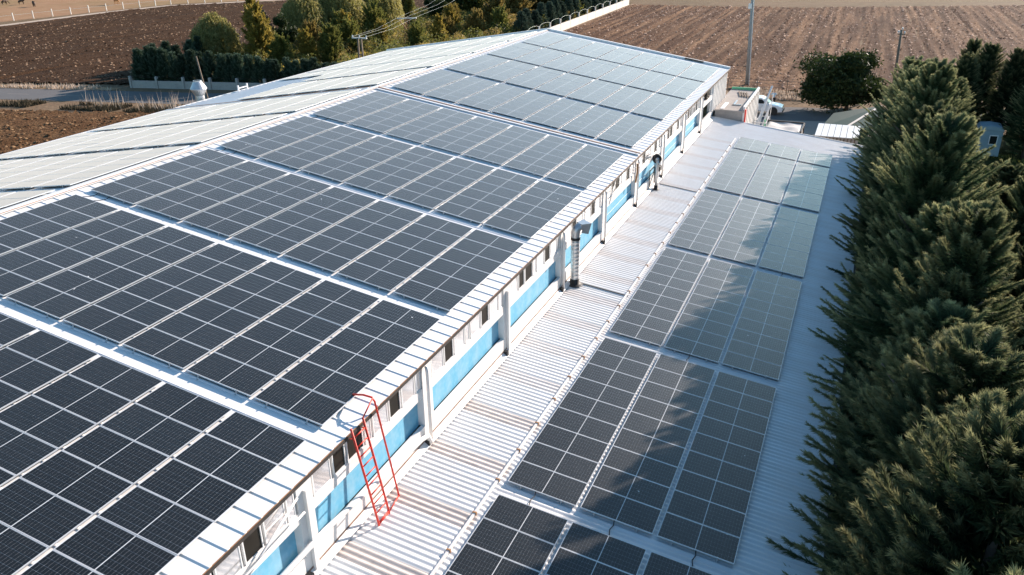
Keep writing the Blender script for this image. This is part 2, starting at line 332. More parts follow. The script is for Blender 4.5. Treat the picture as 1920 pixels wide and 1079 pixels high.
o = ribbed_slope(XL, XR, lambda x: zmain(x)+RO, profM, 0.06).build('roof', M_roof); kid(o, fac)
# ridge cap and its rusty lap line
mb = MB(); zc = ZR+RO+0.05
mb.prism([(XR-0.32, zc-0.32*TM+0.0), (XR, zc+0.012), (XR+0.22, zc-0.22*TM+0.0), (XR+0.22, zc-0.22*TM+0.012), (XR, zc+0.03), (XR-0.32, zc-0.32*TM+0.012)], Y0, Y1)
kid(mb.build('ridge_cap', M_roof), fac)
mb = MB(); mb.box(XR+0.16, XR+0.185, Y0, Y1, zc-0.185*TM+0.014, zc-0.16*TM+0.03); kid(mb.build('ridge_lap', M_rust), fac)
# eave: rusty drip edge over a dark strip that paints in the overhang's shade, then the fascia beam
ze = zmain(XE)+RO
kid(MB().box(XE-0.012, XE+0.004, Y0, Y1, ze-0.004, ze+0.012).build('drip_edge', M_rust), fac)
kid(MB().box(XE-0.06, XE+0.018, Y0, Y1, ze-0.10, ze-0.006).build('eave_shade_strip', M_dark), fac)
kid(MB().box(XL-0.1, XL+0.02, Y0, Y1, zmain(XL)+RO-0.16, zmain(XL)+RO+0.03).build('eave_gutter', M_white), fac)
# joint across the roof
for s, (xa, xb) in enumerate(((XR+0.25, XE-0.03), (XL+0.1, XR-0.35))):
    mb = MB(); a = Vector((xa, 28.15, zmain(xa)+RO+0.075)); b = Vector((xb, 28.15, zmain(xb)+RO+0.075))
    mb.beam(a, b, 0.16, 0.06); kid(mb.build('joint_cover', M_joint), fac)
    mb = MB(); mb.beam(a+Vector((0,-.19,-.01)), b+Vector((0,-.19,-.01)), 0.2, 0.035); kid(mb.build('joint_flashing', M_roof), fac)
# far verge flashing with dark laps, raised white cap
for (xa, xb) in ((XR, XE), (XL, XR)):
    mb = MB(); mb.beam((xa, Y1-0.05, zmain(xa)+RO+0.09), (xb, Y1-0.05, zmain(xb)+RO+0.09), 0.22, 0.14); kid(mb.build('verge_flashing', M_white), fac)
mb = MB(); mb.beam((-3.2, Y1-0.2, zmain(-3.2)+RO+0.12), (-1.6, Y1-0.2, zmain(-1.6)+RO+0.12), 0.18, 0.1); kid(mb.build('verge_lap', M_dark), fac)
# walls
WX = 0.42
mb = MB(); mb.prism([(WX-0.25, G), (WX-0.25, ze-0.16), (XR, ZR+RO-0.1), (XL+0.6, zmain(XL+0.6)+RO-0.1), (XL+0.6, G)], Y1-0.45, Y1-0.2); kid(mb.build('gable_wall', M_white), fac)
kid(MB().box(XL+0.45, XL+0.7, Y0, Y1-0.46, G, zmain(XL)+RO-0.02).build('side_wall', M_white), fac)
kid(MB().box(WX-0.3, WX-0.02, Y0, Y1-0.46, G, -2.95).build('side_wall', M_white), fac)
kid(MB().box(WX-0.2, WX+0.11, Y0, Y1-0.46, -0.43, ze-0.101).build('fascia_beam', M_white), fac)
kid(MB().box(WX-0.2, WX+0.12, Y0, 50.2, -1.42, -1.12).build('sill_band', M_white), fac)
kid(MB().box(WX-0.2, WX-0.1, Y0, 50.2, -1.12, -0.43).build('window_backing', M_dark), fac)
# base flashing at the annex roof
kid(MB().box(WX-0.02, WX+0.12, Y0, 50.2, -2.90, -2.45).build('upstand', M_white), fac)
kid(MB().box(WX-0.02, WX+0.135, Y0, 50.2, -2.96, -2.902).build('base_flashing', M_joint), fac)
mb = MB(); mb.prism([(WX+0.137, -2.965), (WX+0.137, -2.945), (WX+0.3, zannex(WX+0.3)+0.0), (WX+0.3, zannex(WX+0.3)-0.02)], Y0, 50.2); kid(mb.build('apron_flashing', M_annex), fac)
PITCH = 5.93; P0 = -1.62
pil = [P0 + PITCH*k for k in range(-3, 9)]
rnd = random.Random(4)
pane_me = {}
def window(y0, y1, z0, z1, dark, recess):
    t = 0.035
    mb = MB(); xa, xb = WX+0.04, WX+0.105
    mb.box(xa, xb, y0, y1, z0, z0+t).box(xa, xb, y0, y1, z1-t, z1).box(xa, xb, y0, y0+t, z0+t, z1-t).box(xa, xb, y1-t, y1, z0+t, z1-t)
    w = mb.build('window', M_upvc); kid(w, fac)
    p = MB().box(xa+0.02, xa+0.04 + (0 if dark else 0.012), y0+t, y1-t, z0+t, z1-t).build('pane', M_pane_dark if dark else M_pane)
    p.parent = w
for i in range(len(pil)-1):
    a, b = pil[i]+0.3, pil[i+1]-0.3
    half = (b-a)/2
    for h in range(2):
        s = a + h*half + 0.06
        lay = [(0, 0.74, 0), (0.82, 1.42, 1), (1.50, 2.22, 0), (2.28, half-0.1, 0)] if not (i % 2 == 1 and h == 0) else [(0, 0.72, 0), (0.82, 1.36, 1), (1.44, 2.18, 1), (2.28, half-0.1, 0)]
        for (u0, u1, dk) in lay:
            if s+u1 > 50.1: continue
            window(s+u0, s+u1, -1.115, -0.435, dk, 0)
    if b < 50.2:
        bl = MB().box(WX-0.2, WX-0.1, a-0.3, b+0.3, -2.5, -1.425).build('blue_wall', M_blue); kid(bl, fac)
        if i > 6:
            kid(MB().box(WX-0.095, WX-0.075, a, b, -2.10, -2.085).build('conduit', M_white), fac)
for i, y in enumerate(pil):
    if y > 50: continue
    kid(MB().box(WX-0.19, WX+0.13, y-0.28, y+0.28, -2.45, -0.431).build('pillar', M_white), fac)
    dp = MB(); x = WX+0.08
    if i % 2 == 0 or i > 6:
        dp.tube([(x+0.14, y-0.16, -0.42), (x+0.16, y-0.16, -0.6), (x+0.16, y-0.16, -3.0)], 0.055, 10); kid(dp.build('downpipe', M_white, smooth=True), fac)
    else:
        kid(MB().box(WX+0.132, WX+0.23, y-0.07, y+0.07, -2.98, -0.6).build('downpipe', M_white), fac)
    kid(MB().box(WX+0.14, WX+0.3, y-0.4, y-0.26, -3.05, -2.88).build('pipe_shoe', M_black), fac)
# heavy white drain pipe along the wall near the ladder and thin brace pipes across the nearest windows
kid(MB().tube([(WX+0.24, -9, -2.12), (WX+0.24, -1.2, -2.14), (WX+0.24, 3.6, -2.62), (WX+0.25, 3.95, -2.72), (WX+0.3, 4.02, -2.98)], 0.075, 12).build('drain_pipe', M_white, smooth=True), fac)
for a, b in (((WX+0.3,-5.4,-1.15),(WX+0.3,-1.9,-1.02)), ((WX+0.24,-4.4,-1.45),(WX+0.24,-2.0,-0.55)), ((WX+0.22,22.3,-0.9),(WX+0.22,24.6,-0.85)), ((WX+0.22,22.5,-1.25),(WX+0.22,23.3,-0.55)), ((WX+0.22,29.4,-0.7),(WX+0.22,31.4,-1.0))):
    kid(MB().tube([a, b], 0.028, 8).build('brace_pipe', M_white, smooth=True), fac)
kid(MB().tube([(WX+0.3,27.35,-0.5),(WX+0.3,27.4,-1.0),(WX+0.28,27.2,-1.5)], 0.05, 8).build('orange_pipe', M_rust, smooth=True), fac)
# last stretch of wall beyond the pillars, with thin upright fins
kid(MB().box(WX-0.2, WX+0.02, 50.2, Y1-0.46, -2.9, -0.43).build('end_wall', M_white), fac)
for k in range(9):
    y = 50.6+k*0.72; kid(MB().box(WX+0.02, WX+0.16, y, y+0.16, -2.5, -0.431).build('wall_fin', M_white), fac)
kid(MB().box(WX+0.021, WX+0.05, 48.2, 49.4, -1.25, -0.55).build('wall_opening', M_pane_dark), fac)
# thin wire hanging across the eave
kid(MB().tube([(XE-0.3, 27.7, 0.05), (WX+0.5, 29.2, -0.75), (WX+0.4, 30.8, -0.6)], 0.012, 5).build('cable', M_wood), fac)

# ---------------------------------------------------------------- annex
ann = root('annex_building', 'low annex with corrugated white roof between factory wall and conifers', 'building', (6.3, 20, G))
PC = 0.2
def corr_mesh(name, xa, xb, n, m, dz=0.0, h=0.030):
    mb = MB(); prof = []
    for k in range(n):
        y = k*PC; prof += [(y, 0), (y+0.03, 0.002), (y+0.065, h*.5), (y+0.1, h*.96), (y+0.125, h), (y+0.15, h*.85), (y+0.18, h*.25)]
    prof.append((n*PC, 0)); q = len(prof)
    for x in (xa, xb):
        for (y, hh) in prof: mb.v.append((x, y, zannex(x)-0.10+hh+dz))
    for i in range(q-1): mb.f.append((i, q+i, q+i+1, i+1)); mb.m.append(0)
    return mb.mesh(name, m, True)
XM = 3.2
me_up = corr_mesh('roof_sheet', XA0, XM+0.05, 9, M_annex, 0.012); me_sk = corr_mesh('skylight_sheet', XA0+0.15, XM+0.05, 3, M_skylight, 0.008)
me_skf = corr_mesh('skylight_sheet', XA0+0.15, XM+0.05, 3, M_skyfar, 0.008); me_sk0 = corr_mesh('roof_sheet', XA0, XM+0.05, 3, M_annex, 0.0); me_lo = corr_mesh('roof_sheet', XM-0.05, XA1, 12, M_annex, -0.004)
y = 1.42 - 2.4*6; rs = random.Random(2)
while y < YA1-0.5:
    if y+2.4 <= YA1+0.25:
        k = kid(link('roof_sheet', me_lo, None, (0, y, 0)), ann)
    if y < 46:
        kid(link('skylight_sheet', me_sk if y < 8 else me_skf, None, (0, y, 0)), ann)
    else: kid(link('roof_sheet', me_sk0, None, (0, y, 0)), ann)
    if y+2.4 <= YA1+0.25: kid(link('roof_sheet', me_up, None, (0, y+0.6, rs.uniform(0, 0.004))), ann)
    y += 2.4
ylast = y
kid(MB().box(XA0+0.2, XA1-0.25, -13.5, YA1-0.2, G, zannex(XA1)-0.35).build('wall', M_white), ann)
kid(MB().prism([(XA0+0.2, zannex(XA1)-0.34), (XA1-0.25, zannex(XA1)-0.34), (XA1-0.25, zannex(XA1-0.25)-0.12), (XA0+0.2, zannex(XA0+0.2)-0.12)], -13.5, YA1-0.2).build('roof_deck', M_white), ann)
mb = MB(); mb.beam((XA0+0.1, YA1+0.02, zannex(XA0+0.1)-0.09), (XA1, YA1+0.02, zannex(XA1)-0.09), 0.06, 0.12); kid(mb.build('verge_flashing', M_white), ann)
kid(MB().box(XA1+0.005, XA1+0.11, -13.5, YA1, zannex(XA1)-0.28, zannex(XA1)-0.13).build('gutter', M_dark), ann)
# long white rail beside the panels with brackets
a0 = 3.13
kid(MB().box(a0-0.035, a0+0.035, -9, 46.3, zannex(a0)-0.045, zannex(a0)+0.015).build('roof_rail', M_white), ann)
for k in range(34):
    yy = -7.3+k*1.55; kid(MB().box(a0-0.06, a0+0.06, yy, yy+0.05, zannex(a0)-0.06, zannex(a0)+0.035).build('rail_bracket', M_rust), ann)
# lap seams across the upper sheets
for yy in (17.15, 32.6):
    mb = MB(); mb.beam((XA0+0.4, yy, zannex(XA0+0.4)-0.043), (XM, yy, zannex(XM)-0.043), 0.05, 0.03); kid(mb.build('lap_seam', M_dark), ann)

# ---------------------------------------------------------------- solar arrays
PW, PL, PG = 1.05, 2.10, 0.105
def panel_mesh():
    mb = MB(); w, l, t, f = PW-0.014, PL, 0.035, 0.011
    z0, z1 = -t, 0.0                                # local x runs down the slope, y along the roof
    mb.box(0, l, 0, f, z0, z1, 0).box(0, l, w-f, w, z0, z1, 0).box(0, f, f, w-f, z0, z1, 0).box(l-f, l, f, w-f, z0, z1, 0)
    mb.face([(f, f, -0.003), (l-f, f, -0.003), (l-f, w-f, -0.003), (f, w-f, -0.003)], 1)
    mb.face([(f, f, -0.012), (f, w-f, -0.012), (l-f, w-f, -0.012), (l-f, f, -0.012)], 2)
    return mb
def cells_mesh():
    mb = MB(); w, l, f = PW-0.014, PL, 0.011
    ed = 0.008; mid = 0.02; gx, gy = 0.0018, 0.003
    hw = (l-2*f-2*ed-mid)/2; cw = hw/12; ch = (w-2*f-2*ed)/6
    for h in range(2):
        for i in range(12):
            for j in range(6):
                x0 = f+ed+h*(hw+mid)+i*cw+gx/2; x1 = x0+cw-gx; y0 = f+ed+j*ch+gy/2; y1 = y0+ch-gy
                c = 0.005
                if i % 2 == 0: mb.face([(x0+c,y0,-.0015),(x1,y0,-.0015),(x1,y1,-.0015),(x0+c,y1,-.0015),(x0,y1-c,-.0015),(x0,y0+c,-.0015)])
                else: mb.face([(x0,y0,-.0015),(x1-c,y0,-.0015),(x1,y0+c,-.0015),(x1,y1-c,-.0015),(x1-c,y1,-.0015),(x0,y1,-.0015)])
    return mb
ME_P = panel_mesh().mesh('solar_panel', [M_alu, M_back, M_dark]); ME_C = cells_mesh().mesh('cell_grid', M_cell)
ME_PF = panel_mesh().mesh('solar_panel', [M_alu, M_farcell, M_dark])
def foot_mesh():
    mb = MB(); mb.box(-0.03,0.03,-0.075,0.01,-0.122,-0.108).box(-0.022,0.022,-0.02,-0.012,-0.108,0.006).box(-0.022,0.022,-0.02,0.02,0.0045,0.011)
    return mb.mesh('mounting_foot', M_galv)
ME_F = foot_mesh()
rp = random.Random(8)
def array(x0, z0, slope, cols, gap, y0, n, label, cells=True, feet=True, skip=(), group=None, flip=1):
    """x0,z0: highest panel edge; columns run down the slope (x grows for flip=1)"""
    r = empty('solar_array', (x0, y0, z0), (0, slope if flip == 1 else -slope, 0)); tag(r, label, 'solar array', group)
    for c in range(cols):
        for k in range(n):
            if (c, k) in skip: continue
            u = c*(PL+gap); u = u if flip == 1 else -u-PL
            p = link('solar_panel', ME_P if cells else ME_PF, r, (u, k*PW+0.009, rp.uniform(-0.003, 0.003)), (rp.uniform(-.0015,.0015), rp.uniform(-.0012,.0012), 0))
            if cells:
                g = link('cell_grid', ME_C, p); g['kind'] = 'stuff'
        if feet and (c, 0) not in skip:
            for q in (0.42, 1.66): link('mounting_foot', ME_F, r, ((c*(PL+gap)+q) if flip == 1 else -(c*(PL+gap)+q), 0, 0))
        for q in (0.42, 1.66):                         # short rails under the column
            if (c, 0) in skip: continue
            uu = (c*(PL+gap)+q)*flip
            o = link('rail', ME_RAIL, r, (uu, 0, 0)); o.scale = (1, n*PW, 1)
    return r
ME_RAIL = MB().box(-0.02,0.02,0.03,0.985,-0.076,-0.037).mesh('rail', M_alu)
UT = 7*PL+6*PG
xt = -UT*math.cos(SM); zt = UT*math.sin(SM)
MAINY = [('B',-6.98),('C',0.0),('D',6.95),('E',13.95),('F',20.93),('G',28.96),('H',36.02),('I',42.75),('J',49.45)]
ordn = ['nearest','second','third','fourth','fifth','sixth','seventh','eighth','farthest']
for i, (nm, y0) in enumerate(MAINY):
    note = {0:'cut off by the lower left picture edge', 1:'whose corner lies behind the red ladder top'}.get(i, 'counted up from the picture foot')
    lab = '%s seven-row solar array on right main slope, %s' % (ordn[i], note)
    if i >= 5: lab = '%s seven-row solar array on right main slope, beyond the brown joint' % ordn[i]
    array(xt, zt, SM, 7, PG, y0, 6, lab, group='solar arrays on the right slope of the main roof')
# left slope, seen at a grazing angle
for i, (nm, y0) in enumerate(MAINY):
    if i < 1: continue
    skip = set()
    if nm in 'GH': skip = {(c, k) for c in (5, 6) for k in range(6 if nm == 'G' else 3)}
    lab = '%s solar array on the left slope beyond the ridge, from the near end' % ordn[i-1] if i < 8 else 'farthest solar array on the left main roof slope beyond the ridge'
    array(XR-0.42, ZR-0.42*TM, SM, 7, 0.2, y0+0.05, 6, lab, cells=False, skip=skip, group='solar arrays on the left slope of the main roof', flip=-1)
ANNY = [('a0',-6.45,9),('a1',3.634,9),('a2',13.70,9),('a3',23.76,9),('a4',33.80,9),('a5',43.62,3)]
al = ['nearest three-column solar array on the annex roof, cut by the lower picture edge',
      'second three-column solar array on the annex roof, counted up from the picture foot',
      'third three-column solar array on the annex roof, level with the thick steel duct',
      'fourth three-column solar array on the annex roof, half in dappled tree shade',
      'fifth three-column solar array on the annex roof, pale with sky glare',
      'short three-column solar array at the far end of the annex roof']
for (nm, y0, n), lab in zip(ANNY, al):
    array(3.4208, -3.3755+0.035, SA, 3, 0.124, y0, n, lab, group='solar arrays on the annex roof')
# a few bird droppings on the glass
ME_D = MB().lathe([(0.0,0.0012),(0.016,0.0012),(0.022,0.0004)],(0,0,0),9).mesh('bird_dropping', M_upvc)
rd_ = random.Random(31)
for a_ in [o for o in C.objects if o.name.startswith('solar_array') and -8 < o.location.y < 30 and o.location.x > -16]:
    wide = 7*(PL+PG) if a_.location.x < 0 else 6.5
    for k in range(6 if a_.location.x < 0 else 4):
        link('bird_dropping', ME_D, a_, (rd_.uniform(.2,wide-.3), rd_.uniform(.2,6.0), 0.003), (0,0,rd_.uniform(0,6)), (rd_.uniform(.6,2.2),rd_.uniform(.5,1.2),1))
# loose cables under array edges
def cable(pts, label):
    tag(MB().tube(pts, 0.014, 6).build('cable', M_black, smooth=True), label, 'cable')
def za(x, h): return zannex(x)-0.06+h
for x, n in ((4.28,'black cable in the first annex array gap, nearest the white rail'),(6.62,'black cable in the first annex array gap, under the middle column'),(8.9,'black cable in the first annex array gap, under the right column')):
    cable([(x,3.66,za(x,.06)),(x+.03,3.5,za(x,.02)),(x-.02,3.3,za(x,.02)),(x+.04,3.06,za(x,.05))], n)
for x, yb, n in ((6.6,13.74,'black cable in the second annex array gap, middle column'),(8.95,23.8,'black cable in the third annex array gap, right column')):
    cable([(x,yb,za(x,.06)),(x+.03,yb-.2,za(x,.02)),(x-.02,yb-.4,za(x,.02)),(x+.04,yb-.62,za(x,.05))], n)
for y, n in ((6.95,'third'),(13.95,'fourth'),(20.93,'fifth')):
    for x, w in ((-14.75,'inner'),(-14.2,'outer')):
        z = zmain(x)+RO
        cable([(x,y+.05,z+.09),(x-.05,y-.15,z+.02),(x-.16,y-.35,z+.03),(x-.3,y-.5,z+.05)], '%s of two black cables by the ridge below the %s main array' % (w, n))

# ---------------------------------------------------------------- roof-top equipment
lad = root('roof_ladder', 'red steel ladder with side handrail from annex roof to main eave', 'ladder', (1.1, 0.66, zannex(1.1)-0.06))
def seg(name, pts, r, m, parent, n=8): return kid(MB().tube(pts, r, n).build(name, m, smooth=True), parent)
LT, LB, RT_, RB = Vector((.72,.18,-.05)), Vector((1.1,.42,-3.16)), Vector((.72,.72,-.05)), Vector((1.1,.94,-3.16))
seg('stringer', [LT, LB], 0.031, M_red, lad); seg('stringer', [RT_, RB], 0.031, M_red, lad)
for k in range(10):
    t = 0.09+k*0.098; seg('rung', [LT.lerp(LB, t), RT_.lerp(RB, t)], 0.02, M_red, lad, 6)
seg('handrail', [(-0.09,1.5,0.0),(0.35,1.35,0.18),(.66,1.28,.22),(.72,1.3,.1),(1.0,1.62,-3.12)], 0.028, M_red, lad)
seg('brace', [(.68,1.28,.2), RT_], 0.02, M_red, lad); seg('brace', [(1.0,1.62,-3.1), (RB.x,RB.y,-3.1)], 0.02, M_red, lad); seg('brace', [(RB.x,RB.y,-3.12),(LB.x,LB.y,-3.12)], 0.018, M_red, lad)
seg('brace', [LT.lerp(LB,.1), (0.5,.2,-.38)], 0.016, M_red, lad); seg('brace', [RT_.lerp(RB,.1), (0.5,.74,-.38)], 0.016, M_red, lad)

zb = zannex(0.85)-0.06
d1 = root('exhaust_duct', 'thick galvanised exhaust duct with angled hood standing on the annex roof', 'duct', (0.85, 16.9, zb))
mb = MB(); prof = [(0.19, 0.14)]
for k in range(12): prof += [(0.19, 0.3+k*0.17), (0.198, 0.31+k*0.17), (0.19, 0.32+k*0.17)]
prof += [(0.19, 2.28)]
kid(mb.lathe(prof, (0.85,16.9,zb), 20).build('pipe', M_galv, smooth=True), d1)
kid(MB().lathe([(0.36,0.03),(0.3,0.06),(0.215,0.09),(0.205,0.3),(0.19,0.31)], (0.85,16.9,zb), 20).build('base_seal', M_black, smooth=True), d1)
kid(MB().lathe([(0.192,2.1),(0.205,2.1),(0.205,2.22),(0.192,2.22)], (0.85,16.9,zb), 20).build('clamp_band', M_black), d1)
mb = MB(); c = Vector((0.85,16.9,zb+2.28)); dirx = Vector((0.62,0.78,0))
mb.tube([c, c+Vector((0,0,.14)), c+Vector((0,0,.28))+dirx*.05, c+Vector((0,0,.33))+dirx*.12, c+Vector((0,0,.34))+dirx*.2], [0.192,0.195,0.2,0.2,0.2], 16, cap=False)
kid(mb.build('elbow', M_galv, smooth=True), d1)
mb = MB(); e = c+Vector((0,0,.34))+dirx*.18; sx = Vector((-dirx.y,dirx.x,0))
q0 = [e+sx*.2+Vector((0,0,.19)), e-sx*.2+Vector((0,0,.19)), e-sx*.2-Vector((0,0,.19)), e+sx*.2-Vector((0,0,.19))]
q1 = [e+dirx*.42+sx*.3+Vector((0,0,.2)), e+dirx*.42-sx*.3+Vector((0,0,.2)), e+dirx*.3-sx*.26-Vector((0,0,.28)), e+dirx*.3+sx*.26-Vector((0,0,.28))]
for i in range(4): mb.face([q0[i], q0[(i+1)%4], q1[(i+1)%4], q1[i]])
kid(mb.build('hood', M_galv), d1)
d2 = root('fan_duct', 'slim white vent pipe with round black fan in front of the blue wall', 'duct', (0.85, 31.45, zb))
kid(MB().tube([(0.85,31.45,zb+.15),(0.85,31.45,zb+1.6),(0.83,31.5,zb+1.72)], 0.1, 14).build('pipe', M_galv, smooth=True), d2)
kid(MB().lathe([(0.22,0.03),(0.125,0.06),(0.12,0.26),(0.1,0.27)], (0.85,31.45,zb), 16).build('base_seal', M_black, smooth=True), d2)
mb = MB(); cc = Vector((0.78,31.62,zb+1.8)); ax = Vector((0.35,-0.94,0.0)).normalized()
mb.tube([cc-ax*.14, cc-ax*.12, cc+ax*.06, cc+ax*.1], [0.2,0.27,0.27,0.2], 20); kid(mb.build('fan_housing', M_black, smooth=True), d2)
kid(MB().tube([cc+ax*.1, cc+ax*.2], 0.11, 14).build('fan_inlet', M_galv, smooth=True), d2)
kid(MB().box(0.62,0.95,31.75,32.25,zb+1.0,zb+1.28).build('motor', M_black, bevel=0.03), d2)
mb = MB()
for yy in (31.0,32.2): mb.beam((0.55,yy,zb+.1),(0.55,yy,zb+1.25),0.05,0.05)
mb.beam((0.55,31.0,zb+1.2),(0.55,32.2,zb+1.2),0.05,0.05).beam((0.55,31.0,zb+.25),(0.55,32.2,zb+1.0),0.04,0.04); kid(mb.build('fan_bracket', M_black), d2)
d3 = root('vent_stack', 'round metal vent stack with conical cap behind the left eave', 'duct', (-33.6, 32.1, G))
kid(MB().lathe([(0.34,0),(0.34,8.05)], (-33.6,32.1,G), 20).build('pipe', M_galv, smooth=True), d3)
kid(MB().lathe([(0.34,7.95),(0.6,8.42),(0.6,8.46),(0.3,8.95),(0.3,9.02),(0.24,9.02)], (-33.6,32.1,G), 20).build('cap', M_galv), d3)
v = root('roof_bracket', 'small white bracket left on the bare part of the left eave', 'bracket', (-32.3, 35.4, zmain(-32.3)+RO))
mb = MB(); zz = zmain(-32.3)+RO
mb.box(-32.5,-32.4,34.9,35.0,zz+.02,zz+.45).box(-32.5,-32.4,35.9,36.0,zz+.02,zz+.45); kid(mb.build('post', M_white), v); kid(MB().box(-32.49,-32.41,35.0,35.9,zz+.2,zz+.28).build('crossbar', M_white), v)

# ---------------------------------------------------------------- flat concrete block behind the annex
cb = root('concrete_block', 'bare concrete flat-roofed block between factory end wall and the yard', 'building', (1.5, 56, G))
kid(MB().box(0.6, 2.72, 51.72, 60.6, G, -2.62).build('wall', M_conc), cb)
kid(MB().box(0.46, 2.86, 51.66, 60.66, -2.62, -2.5).build('roof_slab', M_conc), cb)
kid(MB().box(2.74, 2.9, 51.8, 60.6, G, -2.621).build('side_wall', M_white), cb)
kid(MB().box(2.72, 2.88, 51.9, 60.6, -2.49, -2.2).build('parapet', M_white), cb)
kid(MB().box(0.5, 2.7, 60.45, 60.6, -2.49, -2.3).build('parapet', M_gfront), cb)
for k in range(9):
    y = 52.4+k*0.95; kid(MB().box(2.901, 2.93, y, y+0.05, -7.8, -2.3).build('panel_seam', M_dark), cb)
kid(MB().box(2.91, 3.02, 51.75, 52.0, -4.2, -2.4).build('red_downpipe', M_red), cb)
t = root('roof_board', 'white board lying flat on the concrete roof', 'board', (1.2,52.8,-2.5)); kid(MB().box(0.95,1.25,51.9,54.4,-2.495,-2.45).build('board', M_white), t)
t = root('angle_iron', 'grey L-shaped steel angle lying on the concrete roof', 'steel angle', (1.8,54.5,-2.5)); mb = MB(); mb.box(1.7,1.82,53.6,55.4,-2.495,-2.4).box(1.82,2.35,53.6,53.75,-2.495,-2.4); kid(mb.build('angle', M_galv), t)
t = root('wooden_pallet', 'grey slatted pallet lying on the concrete roof by the parapet', 'pallet', (1.9,58,-2.5))
for k in range(4): kid(MB().beam((1.3+k*.22,59.3-k*.1,-2.42),(1.75+k*.22,57.2-k*.1,-2.42),0.1,0.04).build('slat', M_wood), t)
for k in range(2): kid(MB().beam((1.35+k*.3,58.9-k*1.1,-2.47),(2.15+k*.3,58.6-k*1.1,-2.47),0.1,0.05).build('bearer', M_wood), t)
sc = root('scaffold', 'cluttered white scaffold with leaning boards beside the concrete block', 'scaffold', (3.5, 59.5, G))
posts = [(3.0,58.4),(3.95,58.3),(3.1,60.9),(3.9,61.1)]
for (x, y), h in zip(posts, (3.6,4.2,3.9,5.2)): kid(MB().beam((x,y,G),(x+.1,y,G+h),0.06,0.06).build('post', M_white), sc)
for i, j in ((0,1),(1,3),(2,3),(0,2)):
    for zq in (2.1,3.2): kid(MB().beam((*posts[i],G+zq),(*posts[j],G+zq),0.05,0.05).build('rail', M_white), sc)
for a, b in (((3.05,58.6,G+2.6),(3.7,62.6,G+5.6)),((3.25,58.9,G+2.7),(3.5,61.4,G+4.6)),((3.5,58.5,G+2.2),(3.95,60.4,G+4.4))): kid(MB().beam(a,b,0.16,0.05).build('leaning_board', M_white), sc)
kid(MB().box(3.75,3.8,59.0,59.6,G+2.3,G+3.3).build('green_net', M_gfront), sc)

# tarpaulin trailer
tr = root('tarp_trailer', 'trailer under a slack grey tarpaulin in the yard behind the annex', 'trailer', (5.5, 58.7, G))
mb = MB(); nx, ny = 22, 14
rr = random.Random(5)
for j in range(ny+1):
    for i in range(nx+1):
        x = 4.0+2.95*i/nx; y = 57.0+3.3*j/ny
        z = -5.05 - 0.10*math.sin(math.pi*i/nx)**2*(1-math.cos(j*0.9))*0.5 - 0.03*math.sin(i*0.5+j*0.35) - (0.10 if i in (0,nx) else 0)
        mb.v.append((x,y,z))
for j in range(ny):
    for i in range(nx):
        b = j*(nx+1)+i; mb.f.append((b,b+1,b+nx+2,b+nx+1)); mb.m.append(0)
kid(mb.build('tarpaulin', M_tarp, smooth=True), tr)
for (x,y) in ((3.97,56.97),(6.98,56.97),(3.97,60.33),(6.98,60.33)): kid(MB().box(x-.05,x+.05,y-.05,y+.05,G+.5,-5.02).build('frame_post', M_dark), tr)
for a, b in (((3.9,60.34,-5.0),(7.05,60.34,-5.0)),((6.99,56.9,-5.0),(6.99,60.4,-5.0))): kid(MB().beam(a,b,0.12,0.12).build('frame_rail', M_dark), tr)
kid(MB().box(4.02,6.93,57.02,60.28,G+.6,G+.85).build('bed', M_dark), tr)
kid(MB().box(4.02,4.06,57.02,60.28,G+.86,-5.25).build('side_curtain', M_tarp), tr); kid(MB().box(6.9,6.94,57.02,60.28,G+.86,-5.25).build('side_curtain', M_tarp), tr); kid(MB().box(4.07,6.89,57.02,57.06,G+.86,-5.25).build('side_curtain', M_tarp), tr)
for x in (4.2,6.75):
    for y in (57.8,59.5): kid(MB().tube([(x-.12,y,G+.45),(x+.12,y,G+.45)],0.45,16).build('wheel', M_black, smooth=True), tr)
# shed with seven white roof panels
sh = root('panel_shed', 'low shed with seven white roof panels beside the tarpaulin trailer', 'shed', (9.7, 60.7, G))
for k in range(7):
    x0 = 8.05+k*0.5
    kid(MB().box(0,0.46,0,4.7,-0.05,0.0).build('roof_panel', M_upvc), sh)
    o = [c for c in sh.children if c.name.startswith('roof_panel')][-1]; o.matrix_parent_inverse = Matrix.Translation(sh.location).inverted(); o.location = (x0,58.35,-5.5)
kid(MB().box(8.1,11.5,58.5,62.9,G,-5.6).build('wall', M_conc), sh)
for k in range(12): kid(MB().box(8.1+k*.28,8.2+k*.28,58.44,58.5,G+.2,-5.62).build('cladding_slat', M_wood), sh)
# dark green lean-to
gs = root('green_shelter', 'dark green sheet-roofed shelter beside the road under the round tree', 'shelter', (10.5, 69.5, G))
kid(MB().face([(8.15,65.1,-6.35),(12.6,65.6,-6.35),(13.2,73.4,-5.6),(9.0,69.0,-5.75)]).face([(8.15,65.1,-6.39),(9.0,69.0,-5.79),(13.2,73.4,-5.64),(12.6,65.6,-6.39)]).build('roof', M_green), gs)
for (x,y,z) in ((8.3,65.3,-6.4),(12.4,65.8,-6.4),(9.1,68.8,-5.85),(12.9,72.8,-5.75)): kid(MB().box(x-.05,x+.05,y-.05,y+.05,G,z).build('post', M_wood), gs)
kid(MB().beam((10.2,65.4,-6.3),(13.1,73.2,-5.58),0.25,0.03).build('roof_strip', M_wallw), gs)
kid(MB().box(8.5,12.3,66.2,66.3,G,-6.45).build('wall', M_green), gs)
